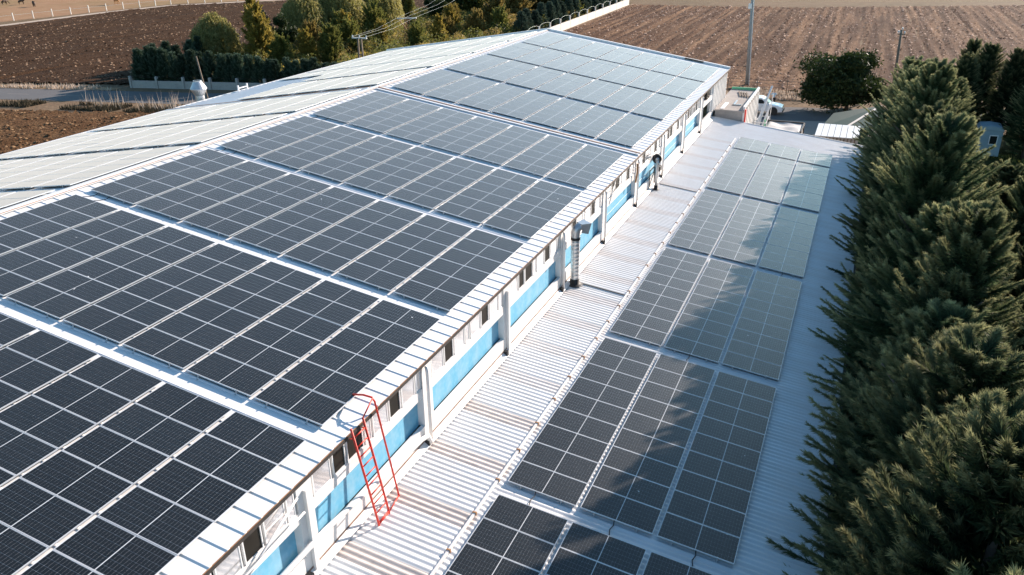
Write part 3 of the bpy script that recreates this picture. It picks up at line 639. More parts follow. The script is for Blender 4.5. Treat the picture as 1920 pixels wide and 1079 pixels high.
# guard cabin
gc = root('guard_cabin', 'small pale blue guard cabin with one dark window among the conifers', 'cabin', (22.0, 66.9, G))
kid(MB().box(21.05,22.95,66.0,67.9,G+.08,G+2.35).build('wall', M_cabin, bevel=0.06), gc)
kid(MB().prism([(20.98,G+2.35),(23.02,G+2.35),(22.8,G+2.62),(22.0,G+2.72),(21.2,G+2.62)],65.93,67.97).build('roof', M_cabin), gc)
for k in range(6): kid(MB().box(21.12,22.88,65.975,65.998,G+.2+k*.36,G+.22+k*.36).build('cladding_seam', M_cabin), gc)
w = MB().box(21.95,22.62,65.93,65.99,G+1.12,G+1.95).build('window_frame', M_upvc); kid(w, gc); p_ = MB().box(22.02,22.55,65.915,65.935,G+1.19,G+1.88).build('pane', M_glass); p_.parent = w

# ---------------------------------------------------------------- pickup truck
pk = root('pickup_truck', 'white pickup truck parked nose right on the road', 'pickup truck', (1.1, 77.3, G))
px0 = 3.72
def side(poly, y0, y1, name, m, bev=0.05): return kid(MB().prism(poly, y0, y1).build(name, m, bevel=bev), pk)
b = G
body = [(px0-5.2,b+.55),(px0-5.2,b+1.02),(px0-2.75,b+1.05),(px0-2.6,b+1.08),(px0-1.5,b+1.12),(px0-.55,b+1.02),(px0-.12,b+.88),(px0-.02,b+.62),(px0-.06,b+.38),(px0-.45,b+.33),(px0-4.9,b+.38)]
side(body, 76.45, 78.2, 'body', M_truck, 0.07)
cab = [(px0-3.55,b+1.02),(px0-3.45,b+1.62),(px0-3.2,b+1.74),(px0-2.35,b+1.74),(px0-2.1,b+1.66),(px0-1.42,b+1.1)]
side(cab, 76.55, 78.1, 'cabin', M_truck, 0.06)
side([(px0-2.62,b+1.14),(px0-2.62,b+1.6),(px0-2.3,b+1.6),(px0-1.72,b+1.16)], 76.53, 76.56, 'front_window', M_glass, 0)
side([(px0-3.4,b+1.14),(px0-3.32,b+1.58),(px0-2.72,b+1.6),(px0-2.72,b+1.14)], 76.53, 76.56, 'rear_window', M_glass, 0)
mb = MB(); mb.face([(px0-2.05,76.68,b+1.63),(px0-1.46,76.66,b+1.165),(px0-1.46,77.99,b+1.165),(px0-2.05,77.97,b+1.63)]); o = mb.build('windscreen', M_glass); o.location = (0.03,0,0.03); kid(o, pk)
for x in (px0-.98, px0-4.1):
    for y in (76.5, 78.02):
        w = MB().tube([(x,y-.02,b+.37),(x,y+.16,b+.37)],0.37,20).build('wheel', M_black, smooth=False); kid(w, pk)
        r_ = MB().tube([(x,y-.035,b+.37),(x,y+.02,b+.37)],0.21,12).build('rim', M_galv); r_.parent = w
    kid(MB().tube([(x,76.43,b+.42),(x,76.47,b+.42)],0.47,20).build('wheel_arch', M_black), pk)
kid(MB().box(px0-.1,px0+.04,76.5,78.15,b+.36,b+.56).build('bumper', M_black, bevel=0.03), pk)
for y in (76.5,77.85): kid(MB().box(px0-.2,px0-.06,y,y+.32,b+.68,b+.84).build('headlight', M_glass, bevel=0.02), pk)
kid(MB().box(px0-2.0,px0-1.85,76.3,76.5,b+1.1,b+1.26).build('mirror', M_truck, bevel=0.02), pk)

# ---------------------------------------------------------------- person
def skinned(name, pts, edges, radii, m, parent, sub=2):
    me = bpy.data.meshes.new(name); me.from_pydata(pts, edges, []); me.materials.append(m)
    o = bpy.data.objects.new(name, me); C.objects.link(o)
    o.modifiers.new('skin', 'SKIN'); s = o.modifiers.new('sub', 'SUBSURF'); s.levels = sub; s.render_levels = sub
    for v_, r in zip(me.skin_vertices[0].data, radii): v_.radius = r if hasattr(r, '__len__') else (r, r)
    me.skin_vertices[0].data[0].use_root = True
    o.modifiers['skin'].use_smooth_shade = True
    if parent is not None: o.parent = parent
    return o
pe = root('person', 'person in pale blue shirt and dark trousers standing behind the white pickup', 'person', (2.2, 81.2, G), None, (0,0,0.3))
bp = [(0,0,.95),(0,0,1.15),(0,.01,1.38),(0,.01,1.5),(0,-.01,1.58),(0,-.02,1.68),(0,-.01,1.76),
      (.18,0,1.42),(.33,.03,1.2),(.22,-.1,1.02),(.16,-.13,1.0), (-.18,0,1.42),(-.33,.03,1.2),(-.22,-.1,1.02),(-.16,-.13,1.0),
      (.1,0,.88),(.12,-.01,.5),(.13,.01,.09),(.14,-.14,.04), (-.1,0,.88),(-.12,-.01,.5),(-.13,.01,.09),(-.14,-.14,.04)]
be = [(0,1),(1,2),(2,3),(3,4),(4,5),(5,6),(2,7),(7,8),(8,9),(9,10),(2,11),(11,12),(12,13),(13,14),(0,15),(15,16),(16,17),(17,18),(0,19),(19,20),(20,21),(21,22)]
br = [(.15,.1),(.14,.1),(.17,.11),.06,.075,(.085,.1),.06, .055,.042,.032,.035,.055,.042,.032,.035,.085,.06,.042,.035,.085,.06,.042,.035]
skinned('body', bp, be, br, M_skin, pe)
shp = [(0,0,.93),(0,0,1.15),(0,.01,1.38),(0,.01,1.49),(.18,0,1.42),(.3,.025,1.25),(-.18,0,1.42),(-.3,.025,1.25)]
skinned('shirt', shp, [(0,1),(1,2),(2,3),(2,4),(4,5),(2,6),(6,7)], [(.175,.125),(.16,.12),(.19,.13),.075,.075,.07,.075,.07], M_shirt, pe)
skinned('trousers', [(0,0,.95),(.1,0,.88),(.12,-.01,.5),(.13,.01,.1),(-.1,0,.88),(-.12,-.01,.5),(-.13,.01,.1)], [(0,1),(1,2),(2,3),(0,4),(4,5),(5,6)], [(.17,.12),.1,.075,.065,.1,.075,.065], M_trous, pe)
skinned('hair', [(0,.02,1.7),(0,.02,1.77),(0,-.02,1.79)], [(0,1),(1,2)], [.075,.085,.06], M_hair, pe)

# ---------------------------------------------------------------- poles, fences
pl = root('lamp_pole', 'tall grey tapering pole standing at the field edge right of the factory', 'pole', (-2.2, 91.9, G))
kid(MB().tube([(-2.2,91.9,G),(-2.85,91.9,G+15.5)],[0.24,0.13],12).build('shaft', M_polegrey, smooth=True), pl)
kid(MB().box(-3.0,-2.6,91.6,91.75,G+9.3,G+9.9).build('junction_box', M_white), pl); kid(MB().tube([(-1.93,91.75,G),(-2.5,91.78,G+12)],0.04,6).build('conduit', M_white), pl)
pw = root('utility_pole', 'dark wooden pole with white insulators rising behind the conifers', 'pole', (14.6, 93, G))
kid(MB().tube([(14.55,93,G),(14.3,93,G+7.35)],[0.17,0.13],10).build('shaft', M_wood, smooth=True), pw)
kid(MB().beam((13.95,93,G+6.85),(14.75,93,G+6.85),0.1,0.12).build('crossarm', M_wood), pw)
for k, (x, zq) in enumerate(((14.0,7.05),(14.2,7.05),(14.4,7.4),(14.68,7.0))): kid(MB().lathe([(0.0,.2),(.08,.17),(.09,.03),(.05,0),(.05,-.12)],(x,93,G+zq),10).build('insulator', M_upvc, smooth=True), pw)
lp = root('leaning_pole', 'thin leaning wooden pole between left eave and hedge wall', 'pole', (-44.5,44.5,G)); kid(MB().tube([(-44.3,44.6,G),(-44.8,43.9,G+8.5)],[0.1,0.07],8).build('shaft', M_wood, smooth=True), lp)
# wire fence along the field edge behind the concrete block
wf = root('wire_fence', 'thin wire fence on posts between road and stubble field', 'fence', (-4, 87.6, G))
fx = [-14+k*3.4 for k in range(7)]
for x in fx: kid(MB().beam((x,87.2,G),(x,87.2,G+1.9),0.08,0.08).build('post', M_wood), wf)
for zq in (.5,1.0,1.45,1.8): kid(MB().tube([(fx[0],87.15,G+zq),((fx[0]+fx[-1])/2,87.15,G+zq-.05),(fx[-1],87.15,G+zq)],0.022,4).build('wire', M_dark), wf)
# power line through the garden
def hline(name, label, x, y, h, arm):
    r = root(name, label, 'power pole', (x, y, G))
    for dx in (-.35,.35): kid(MB().beam((x+dx,y,G),(x+dx*.75,y,G+h),0.22,0.22).build('leg', M_wood), r)
    kid(MB().beam((x-arm,y,G+h),(x+arm,y,G+h),0.22,0.18).build('crossarm', M_wallw), r)
    kid(MB().beam((x-.45,y,G+h*.45),(x+.45,y,G+h*.45),0.12,0.12).build('brace', M_wood), r)
    for dx in (-arm+.1,0,arm-.1): kid(MB().lathe([(0,.3),(.1,.26),(.1,.05),(.06,0)],(x+dx,y,G+h+.09),8).build('insulator', M_upvc), r)
    return r
hline('power_pole', 'wooden double-legged power pole nearest the left eave, with pale crossarm', -56.5, 88, 4.2, 1.25)
ly = root('lattice_pylon', 'brown lattice power pylon with spread arms among the garden trees', 'pylon', (-59, 106, G))
for sx in (-1,1):
    for sy in (-1,1): kid(MB().beam((-59+sx*.6,106+sy*.6,G),(-59+sx*.25,106+sy*.25,G+5.0),0.09,0.09).build('leg', M_rust), ly)
for k in range(5):
    z0_ = G+.6+k*.85; kid(MB().beam((-59.5+.06*k,105.5,z0_),(-58.5-.06*k,105.5,z0_+.8),0.06,0.06).build('lattice_bar', M_rust), ly); kid(MB().beam((-58.5-.06*k,105.5,z0_),(-59.5+.06*k,105.5,z0_+.8),0.06,0.06).build('lattice_bar', M_rust), ly)
kid(MB().beam((-60.8,106,G+4.9),(-57.2,106,G+5.1),0.2,0.2).build('crossarm', M_wallw), ly)
for sx in (-1,1): kid(MB().beam((-59+sx*.2,106,G+3.4),(-59+sx*1.6,106,G+4.85),0.09,0.09).build('arm_brace', M_rust), ly)
for k, (a, b, nm) in enumerate((((-60.6,106,G+5.1),(-57.6,88,G+4.4),'left'),((-59,106,G+5.2),(-56.5,88,G+4.5),'middle'),((-57.4,106,G+5.2),(-55.4,88,G+4.4),'right'))):
    A_, B_ = Vector(a), Vector(b); mid = (A_+B_)/2-Vector((0,0,.35)); far = A_+(A_-B_)*1.6+Vector((0,0,1.0))
    tag(MB().tube([B_,mid,A_,(A_+far)/2-Vector((0,0,.5)),far],0.009,5).build('power_line', M_galv), '%s of three pale power lines hanging between pylon and double-legged pole' % nm, 'power line', 'power lines')
# hedge wall on the left, with posts and a drooping wire
hw = root('hedge_wall', 'low concrete wall with posts in front of the dark hedge', 'wall', (-62, 68, G))
HA, HB = Vector((-76.8,64.6,0)), Vector((-44,72.4,0)); hd = (HB-HA)/9
for k in range(9):
    a = HA+hd*k+hd.normalized()*.18; b2 = HA+hd*(k+1)-hd.normalized()*.18
    kid(MB().beam((a.x,a.y,G+.48),(b2.x,b2.y,G+.48),0.2,0.96).build('wall_panel', M_conc), hw)
    mid = (a+b2)/2; kid(MB().tube([(a.x,a.y,G+1.4),((a.x+mid.x)/2,(a.y+mid.y)/2,G+1.52),(mid.x,mid.y,G+1.5),((b2.x+mid.x)/2,(b2.y+mid.y)/2,G+1.38),(b2.x,b2.y,G+1.3)],0.016,4).build('top_wire', M_dark), hw)
for k in range(10):
    a = HA+hd*k; kid(MB().box(a.x-.15,a.x+.15,a.y-.15,a.y+.15,G,G+1.5).build('post', M_conc), hw)
# white wall along the right of the garden
ww = root('garden_wall', 'long whitewashed wall with lamp posts between garden and stubble field', 'wall', (-44.5, 160, G))
yy = [118+k*6 for k in range(13)]
for k in range(12):
    x0_, x1_ = -43.1-0.033*(yy[k]-132), -43.1-0.033*(yy[k+1]-132)
    kid(MB().beam((x0_,yy[k]+.12,G+.7),(x1_,yy[k+1]-.12,G+.7),0.22,1.4).build('wall_panel', M_wallw), ww)
for k in range(13):
    x0_ = -43.1-0.033*(yy[k]-132); kid(MB().box(x0_-.13,x0_+.13,yy[k]-.11,yy[k]+.11,G,G+2.3).build('post', M_wallw), ww)
    if k < 12:
        x1_ = -43.1-0.033*(yy[k+1]-132); A_ = Vector((x0_,yy[k],G+2.2)); B_ = Vector((x1_,yy[k+1],G+2.2))
        kid(MB().tube([A_, A_.lerp(B_,.2)+Vector((0,0,.3)), A_.lerp(B_,.5)+Vector((0,0,.4)), A_.lerp(B_,.8)+Vector((0,0,.3)), B_],0.02,5).build('arched_wire', M_galv), ww)
# pasture fence along the track
pf = root('pasture_fence', 'row of pale posts and wire along the far dirt track', 'fence', (-168, 130, G))
fp = [(-188,92),(-168,112),(-166.5,131),(-161.5,158),(-142,181)]
acc = []
for i in range(len(fp)-1):
    A_, B_ = Vector(fp[i]), Vector(fp[i+1]); n = int((B_-A_).length/4)
    acc += [A_.lerp(B_, k/n) for k in range(n)]
for q in acc: kid(MB().box(q.x-.09,q.x+.09,q.y-.09,q.y+.09,G,G+1.7).build('post', M_wallw), pf)
for q0, q1 in zip(acc, acc[1:]): kid(MB().beam((q0.x,q0.y,G+1.2),(q1.x,q1.y,G+1.2),0.03,0.04).build('wire', M_galv), pf)

# house beyond the garden
ho = root('garden_house', 'brown house with teal windows half hidden behind the garden trees', 'house', (-66, 186, G))
kid(MB().box(-73,-60,183,192,G,G+4.2).build('wall', M_brick), ho)
kid(MB().prism([(-73.6,G+4.2),(-59.4,G+4.2),(-66.5,G+6.6)],182.5,192.5).build('roof', M_tile), ho)
for x in (-70.8,-67.3,-63.5):
    w = MB().box(x-.65,x+.65,182.9,183.02,G+.9,G+2.9).build('window', M_teal); kid(w, ho); q = MB().box(x-.5,x+.5,182.86,182.9,G+1.05,G+2.75).build('pane', M_glass); q.parent = w
gz = root('garden_swing', 'small white canopied swing seat in the garden before the brown house', 'swing', (-77,172,G))
for x in (-78,-76): kid(MB().beam((x,172,G),(x,172,G+2.2),0.12,0.12).build('post', M_upvc), gz)
kid(MB().box(-78.3,-75.7,171.3,172.7,G+2.2,G+2.32).build('canopy', M_upvc), gz); kid(MB().box(-77.8,-76.2,171.6,172.4,G+.5,G+.65).build('seat', M_upvc), gz)

# grazing animals far left
def animal(name, label, cat, x, y, rz, m, sc=1.0, graze=True):
    r = root(name, label, cat, (x,y,G), 'animals grazing on the far pasture', (0,0,rz)); r.scale = (sc,)*3
    hz = .35 if graze else 1.75
    pts = [(0,0,1.15),(.55,0,1.2),(.95,0,1.35),(1.35,0,.9 if graze else 1.65),(1.62,0,hz+.1),(1.78,0,hz-.12),(-.55,0,1.2),(-.8,0,1.1),(-1.0,0,.6)]
    ed = [(0,1),(1,2),(2,3),(3,4),(4,5),(0,6),(6,7),(7,8)]; rad = [.34,.36,.24,.16,.14,.09,.34,.12,.05]
    for (x_,s_) in ((.6,.17),(.6,-.17)):
        b_ = len(pts); pts += [(x_,s_,.95),(x_+.02,s_,.5),(x_-.02,s_,.08)]; ed += [(1,b_),(b_,b_+1),(b_+1,b_+2)]; rad += [.15,.08,.06]
    for (x_,s_) in ((-.62,.17),(-.62,-.17)):
        b_ = len(pts); pts += [(x_+.05,s_,.85),(x_-.1,s_,.5),(x_,s_,.08)]; ed += [(6,b_),(b_,b_+1),(b_+1,b_+2)]; rad += [.18,.08,.06]
    skinned('body', pts, ed, rad, m, r, 1)
HS = 0.85
animal('horse','dark horse on the far pasture beside the pale track, head down','horse',-193,142,2.6,M_hide,HS*1.15)
animal('cow','tan cow by the pasture fence gate at the top left','cow',-176,153.5,2.9,M_hide2,1.2,False)
for k, (x, y) in enumerate(((-203,149),(-207,147),(-211,150))): animal('horse','%s brown horse of the trio in the top left corner' % ('right','middle','left')[k],'horse',x,y-3,.5+k,M_hide,HS,k==1)

# ---------------------------------------------------------------- vegetation
def tris_from(P):                                   # P: (n,3,3)
    n = len(P); return P.reshape(-1,3), np.arange(n*3).reshape(n,3)
def norm(v): return v/np.maximum(np.linalg.norm(v,axis=-1,keepdims=True),1e-9)
TIP = []
def conifer(seed, H, R, n_pl, n_sp, sprig, e_lo=0.15, e_hi=1.0, shape=0.75, curl=0.35, lo=0.04, width=0.16, flat=0.75, droop=0.0):
    rng = np.random.default_rng(seed)
    u = lo+(1-lo)*rng.random(n_pl)**0.85*0.98; phi = rng.uniform(0,2*np.pi,n_pl)
    lump = 0.62+0.76*vnoise(phi*1.1, u*5, seed+3)
    r = R*np.clip((1-u),0.02,1)**shape*np.clip(0.62+u*2.2,0,1)*lump
    ln = r*rng.uniform(0.74,1.06,n_pl)+0.25
    el = e_lo+(e_hi-e_lo)*u**1.3+rng.normal(0,0.13,n_pl)
    out = np.stack([np.cos(phi),np.sin(phi),np.zeros(n_pl)],-1)
    d0 = out*np.cos(el)[:,None]+np.array([0,0,1.])*np.sin(el)[:,None]
    base = np.stack([0*u,0*u,u*H],-1)-np.array([0,0,1.])*(ln*np.sin(el)*0.55)[:,None]
    cu = rng.normal(curl,0.25,n_pl)
    tt = 0.28+0.72*rng.random((n_pl,n_sp))**0.8
    L = ln[:,None,None]; t = tt[:,:,None]
    side = norm(np.cross(d0,np.array([0,0,1.])))
    wob = rng.normal(0,0.12,n_pl)[:,None,None]
    pos = base[:,None,:]+d0[:,None,:]*L*t+np.array([0,0,1.])*(cu[:,None,None]*L*t*t*0.35)+side[:,None,:]*(wob*L*t*t)
    tan = norm(d0[:,None,:]+np.array([0,0,1.])*(cu[:,None,None]*t*0.7)+side[:,None,:]*(wob*2*t))
    nrm = norm(np.cross(np.broadcast_to(side[:,None,:],tan.shape),tan))
    roll = rng.uniform(0,2*np.pi,tt.shape)[:,:,None]
    sv = side[:,None,:]*np.cos(roll)+nrm*np.sin(roll)*flat
    a = rng.uniform(0.25,0.85,tt.shape)[:,:,None]
    sd_ = norm(tan*np.cos(a)+sv*np.sin(a)-np.array([0,0,droop]))
    sl = (sprig*(0.55+0.9*(1-tt))*rng.uniform(0.7,1.3,tt.shape))[:,:,None]
    tris = []
    wv = norm(np.cross(sd_,rng.normal(0,1,sd_.shape)))
    for off, bend in ((0.0,0.0),(0.35,0.55),(0.6,-0.55)):
        d = norm(sd_+wv*bend); p0 = pos+sd_*sl*off*0.6
        w = norm(np.cross(d,rng.normal(0,1,d.shape)))*(sl*width)
        k = 1.0 if off == 0 else 0.65
        tris.append(np.stack([p0-w*k,p0+w*k,p0+d*sl*k*1.0],-2))
    T = np.stack(tris,0).reshape(-1,3,3)
    tp = np.clip((tt-0.55)/0.45,0,1)**1.5*rng.uniform(0.35,1.0,(n_pl,1)); TIP.append(np.broadcast_to(tp[None,:,:,None],(3,n_pl,n_sp,3)).reshape(-1))
    return T
def trunk_mesh(name, H, r, m=None, seed=0, limbs=0, spread=1.0):
    rg = random.Random(seed); mb = MB()
    pts = [(rg.uniform(-.05,.05)*H*.1*i/4, rg.uniform(-.05,.05)*H*.1*i/4, H*i/4) for i in range(5)]
    mb.tube(pts, [r*(1-0.2*i) for i in range(5)], 8)
    for k in range(limbs):
        h = H*rg.uniform(.25,.8); a = rg.uniform(0,6.28); l = spread*rg.uniform(.5,.9)
        p = Vector((0,0,h)); q = p+Vector((math.cos(a)*l*.5,math.sin(a)*l*.5,l*.35)); e = p+Vector((math.cos(a)*l,math.sin(a)*l,l*.9))
        mb.tube([p,q,e],[r*.45,r*.3,r*.1],6)
    return mb.mesh(name, m or M_bark, True)
def broad(seed, H, rx, rz, n, leaf, lumps=9, lo=0.25):
    rng = np.random.default_rng(seed)
    cz = H-rz
    lc = norm(rng.normal(0,1,(lumps,3)))*np.array([rx*.72,rx*.72,rz*.66])*rng.uniform(.3,1.15,(lumps,1)); lr = rng.uniform(.14,.44,lumps)
    k = rng.integers(0,lumps,n); d = norm(rng.normal(0,1,(n,3))); rad = rng.random(n)**0.4*(1+0.6*(rng.random(n) < 0.16)*rng.random(n))
    P = lc[k]+d*(rad*lr[k])[:,None]*np.array([rx,rx,rz])+np.array([0,0,cz]); P[:,2] = np.maximum(P[:,2],H*0.03)
    a = norm(rng.normal(0,1,(n,3))); b_ = norm(np.cross(a,rng.normal(0,1,(n,3)))); s = (leaf*rng.uniform(.6,1.3,n))[:,None]
    return np.stack([P-a*s*.5-b_*s*.28,P-a*s*.5+b_*s*.28,P+a*s*.75],1)
def willow(seed, H, R, n, leaf):
    rng = np.random.default_rng(seed); m_ = n//26
    th = rng.uniform(0,2*np.pi,m_); rr_ = R*np.sqrt(rng.random(m_)); zt_ = H*(1-0.42*(rr_/R)**2)*rng.uniform(.9,1.03,m_)
    ln = rng.uniform(.3,.75,m_)*H*(0.35+0.65*rr_/R)
    t = rng.random((m_,26)); fall = ln[:,None]*t; sw = rng.normal(0,.06,(m_,1))
    x = (rr_*np.cos(th))[:,None]*(1+.12*t)+sw*fall+rng.normal(0,.07,t.shape); y_ = (rr_*np.sin(th))[:,None]*(1+.12*t)+rng.normal(0,.07,t.shape); z_ = zt_[:,None]-fall+rng.normal(0,.05,t.shape)
    P = np.stack([x,y_,z_],-1).reshape(-1,3); k = len(P)
    a = norm(np.array([0,0,-1.])+rng.normal(0,.45,(k,3))); b_ = norm(np.cross(a,rng.normal(0,1,(k,3)))); s = (leaf*rng.uniform(.6,1.3,k))[:,None]
    return np.stack([P-b_*s*.2,P+b_*s*.2,P+a*s],1)
def crown_mesh(name, T, m):
    v_, t_ = tris_from(T); tp = np.concatenate(TIP) if TIP else None; TIP.clear()
    return np_mesh(name, v_, t_, m, tip=tp if tp is not None and len(tp) == len(v_) else None)
def plant(name, crown, trunk, loc, rz, sc, label, cat, group):
    r = root(name, label, cat, loc, group, (0,0,rz)); r.scale = sc if hasattr(sc,'__len__') else (sc,)*3
    link('crown', crown, r); 
    if trunk is not None: link('trunk', trunk, r)
    return r
# -- the big conifers on the right
big = [crown_mesh('crown', np.concatenate([conifer(100+s, 11.6+.25*s, 3.6, 360, 190, 0.32, -0.12, 0.8, 0.5, 0.55, 0.08, 0.08, 0.22, 0.22), conifer(140+s, 11, 2.4, 220, 26, 0.5, 0.2, 1.0, 0.55), conifer(160+s, 9.6, 2.0, 100, 130, 0.30, -0.1, 0.85, 0.5, 0.55, 0.3, 0.08, 0.22, 0.22)+np.array([1.3*math.cos(s*2.1),1.3*math.sin(s*2.1),0])]), M_cypA) for s in range(4)]
bigT = trunk_mesh('trunk', 10.6, 0.26, seed=3, limbs=16, spread=1.6)
rv = random.Random(21)
ordx = ['first','second','third','fourth','fifth','sixth','seventh','eighth','ninth','tenth','eleventh','twelfth','thirteenth','fourteenth','fifteenth','sixteenth','seventeenth','eighteenth','nineteenth','twentieth','twenty-first','twenty-second','twenty-third','twenty-fourth','twenty-fifth','twenty-sixth']
ordw = ['first','second','third','fourth','fifth','sixth','seventh','eighth','ninth','tenth','eleventh','twelfth','thirteenth','fourteenth','fifteenth','sixteenth','seventeenth','eighteenth','nineteenth']
ty = [-4.6,-1.4,1.6,4.6,7.8,11.2,14.6,18.2,21.8,25.6,29.6,33.8,38.0,42.4,47.0,51.4]
for i, y in enumerate(ty):
    x = 14.35+rv.uniform(-.45,.45); h = rv.uniform(.86,1.08)
    if y > 30: h = (12.4-0.13*(y-31))/11.8*rv.uniform(.94,1.02)
    w_ = rv.uniform(.93,1.08)*(1 if y < 33 else .97)
    plant('conifer_tree', big[i%4], bigT, (x,y,G), rv.uniform(0,6.28), (w_,w_,h), '%s tall feathery conifer from the picture foot in the row beside the annex' % ordw[i], 'tree', 'tall conifers beside the annex')
for i, (x, y, h) in enumerate(((18.3,7.5,.74),(18.0,13.5,.80),(18.2,19.5,.72),(18.6,25.5,.76),(18.4,31.0,.68))):
    plant('conifer_tree', big[(i+2)%4], bigT, (x,y,G), rv.uniform(0,6.28), (.8,.8,h), '%s smaller conifer from the picture foot behind the tall row, at its right side' % ordx[i], 'tree', 'smaller conifers behind the tall row')
for i, (x, y, h, nm) in enumerate(((17.6,66,.62,'first'),(19.4,70,.66,'second'),(21.4,72.5,.7,'third'),(23.4,70.5,.74,'fourth'),(25.6,72,.72,'fifth'),(24.9,66.5,.66,'sixth'),(28.2,70,.74,'seventh'),(30.5,73,.8,'eighth'),(20.2,75.5,.72,'ninth'),(26.8,76,.82,'tenth'),(18.2,60.5,.6,'eleventh'))):
    plant('conifer_tree', big[(i+1)%4], bigT, (x,y,G), rv.uniform(0,6.28), (.72,.72,h), '%s dark conifer of the shaded group standing around the guard cabin' % nm, 'tree', 'dark conifers behind the cabin')
# -- round tree by the road
T = np.concatenate([broad(5, 6.4, 4.4, 3.2, 42000, 0.28, 34), broad(6, 4.4, 4.2, 2.3, 16000, 0.28, 14)])
T[:,:,0] *= 1.12
plant('round_tree', crown_mesh('crown', T, M_leafD), trunk_mesh('trunk', 4, 0.22, seed=9, limbs=8, spread=2.2), (9.9,81.2,G), 0.4, 1.1, 'round dark broadleaf tree overhanging the road beside the stubble field', 'tree', None)
# -- hedge behind the low wall
hm = [crown_mesh('crown', conifer(200+s, 4.7, 1.35, 260, 40, 0.30, 0.5, 1.2, 0.35, 0.5, 0.02, 0.13), M_cypB) for s in range(3)]
hT = trunk_mesh('trunk', 3.6, 0.09, seed=5)
nh = 26
for k in range(nh):
    q = HA.lerp(HB, (k+.4)/nh)+Vector((-.3,1.35,0)); f_ = 1.0-0.30*k/nh
    plant('hedge_cypress', hm[k%3], hT, (q.x+rv.uniform(-.2,.2),q.y+rv.uniform(-.2,.2),G), rv.uniform(0,6.28), (1,1,f_*rv.uniform(.88,1.06)), '%s dark cypress from the left in the hedge above the concrete wall' % ordx[k], 'cypress', 'hedge cypresses above the concrete wall')
for k in range(9):
    plant('hedge_cypress', hm[k%3], hT, (-77.6-0.55*k+rv.uniform(-.4,.4), 68.2+2.6*k, G), rv.uniform(0,6.28), (1.1,1.1,rv.uniform(.75,.95)), '%s blue-green cypress back from the hedge corner along the ploughed field' % ordx[k], 'cypress', 'cypresses along the ploughed field')
# -- blue conifers inside the white wall
cm_ = [crown_mesh('crown', conifer(230+s, 4.2, 1.5, 300, 22, 0.4, 0.4, 1.1, 0.5, 0.4, 0.02, 0.2), M_blueC) for s in range(2)]
for k in range(19):
    y = 126+k*3.9
    plant('blue_conifer', cm_[k%2], hT, (-46.6-0.033*(y-132)+rv.uniform(-.5,.5)-1.0, y, G), rv.uniform(0,6.28), (1.15,1.15,rv.uniform(.85,1.2)), '%s blue-green conifer from the near end inside the whitewashed wall' % ordx[k], 'conifer', 'blue conifers inside the white wall')
# -- garden trees
def bushy(seed, H, R, leaf=.3, lift=.55, pl=130, sp=42):
    T = np.concatenate([conifer(seed,H,R,pl,sp,leaf,lift,1.15,.16,.1,.04,.26,.9,.15), conifer(seed+40,H*.8,R*.8,pl//2,sp,leaf,lift,1.1,.15,.1,.04,.26,.9,.15)+np.array([R*.35,R*.2,0]), broad(seed+1,H*.9,R*.85,H*.4,2500,leaf*.8,16)])
    TIP.clear(); return T
wil = crown_mesh('crown', willow(301,7.5,3.6,26000,.30), M_leafW); oli = crown_mesh('crown', willow(304,5.4,2.4,16000,.26), M_leafW)
yel = crown_mesh('crown', bushy(305,4.6,1.7), M_leafY); rus = crown_mesh('crown', bushy(306,3.5,1.8), M_leafO); grn = crown_mesh('crown', bushy(307,4.0,1.9), M_leafG)
drk = crown_mesh('crown', broad(308,5.5,2.4,2.5,14000,.26,22), M_leafD); pop = crown_mesh('crown', bushy(309,8.2,1.3,.32,.85,150), M_leafY); popg = crown_mesh('crown', bushy(311,8.2,1.6,.32,.85,150), M_leafG)
tT = trunk_mesh('trunk', 4, 0.14, seed=12, limbs=7, spread=1.4); tS = trunk_mesh('trunk', 2.2, 0.07, seed=13, limbs=6, spread=1.0)
bare = trunk_mesh('crown', 3.4, 0.06, M_twig, 17, 46, 1.7)
plant('bare_shrub', bare, tS, (-81.4,91,G), 0, 1.15, 'leafless grey shrub between olive-green tree and yellow poplar', 'shrub', None)
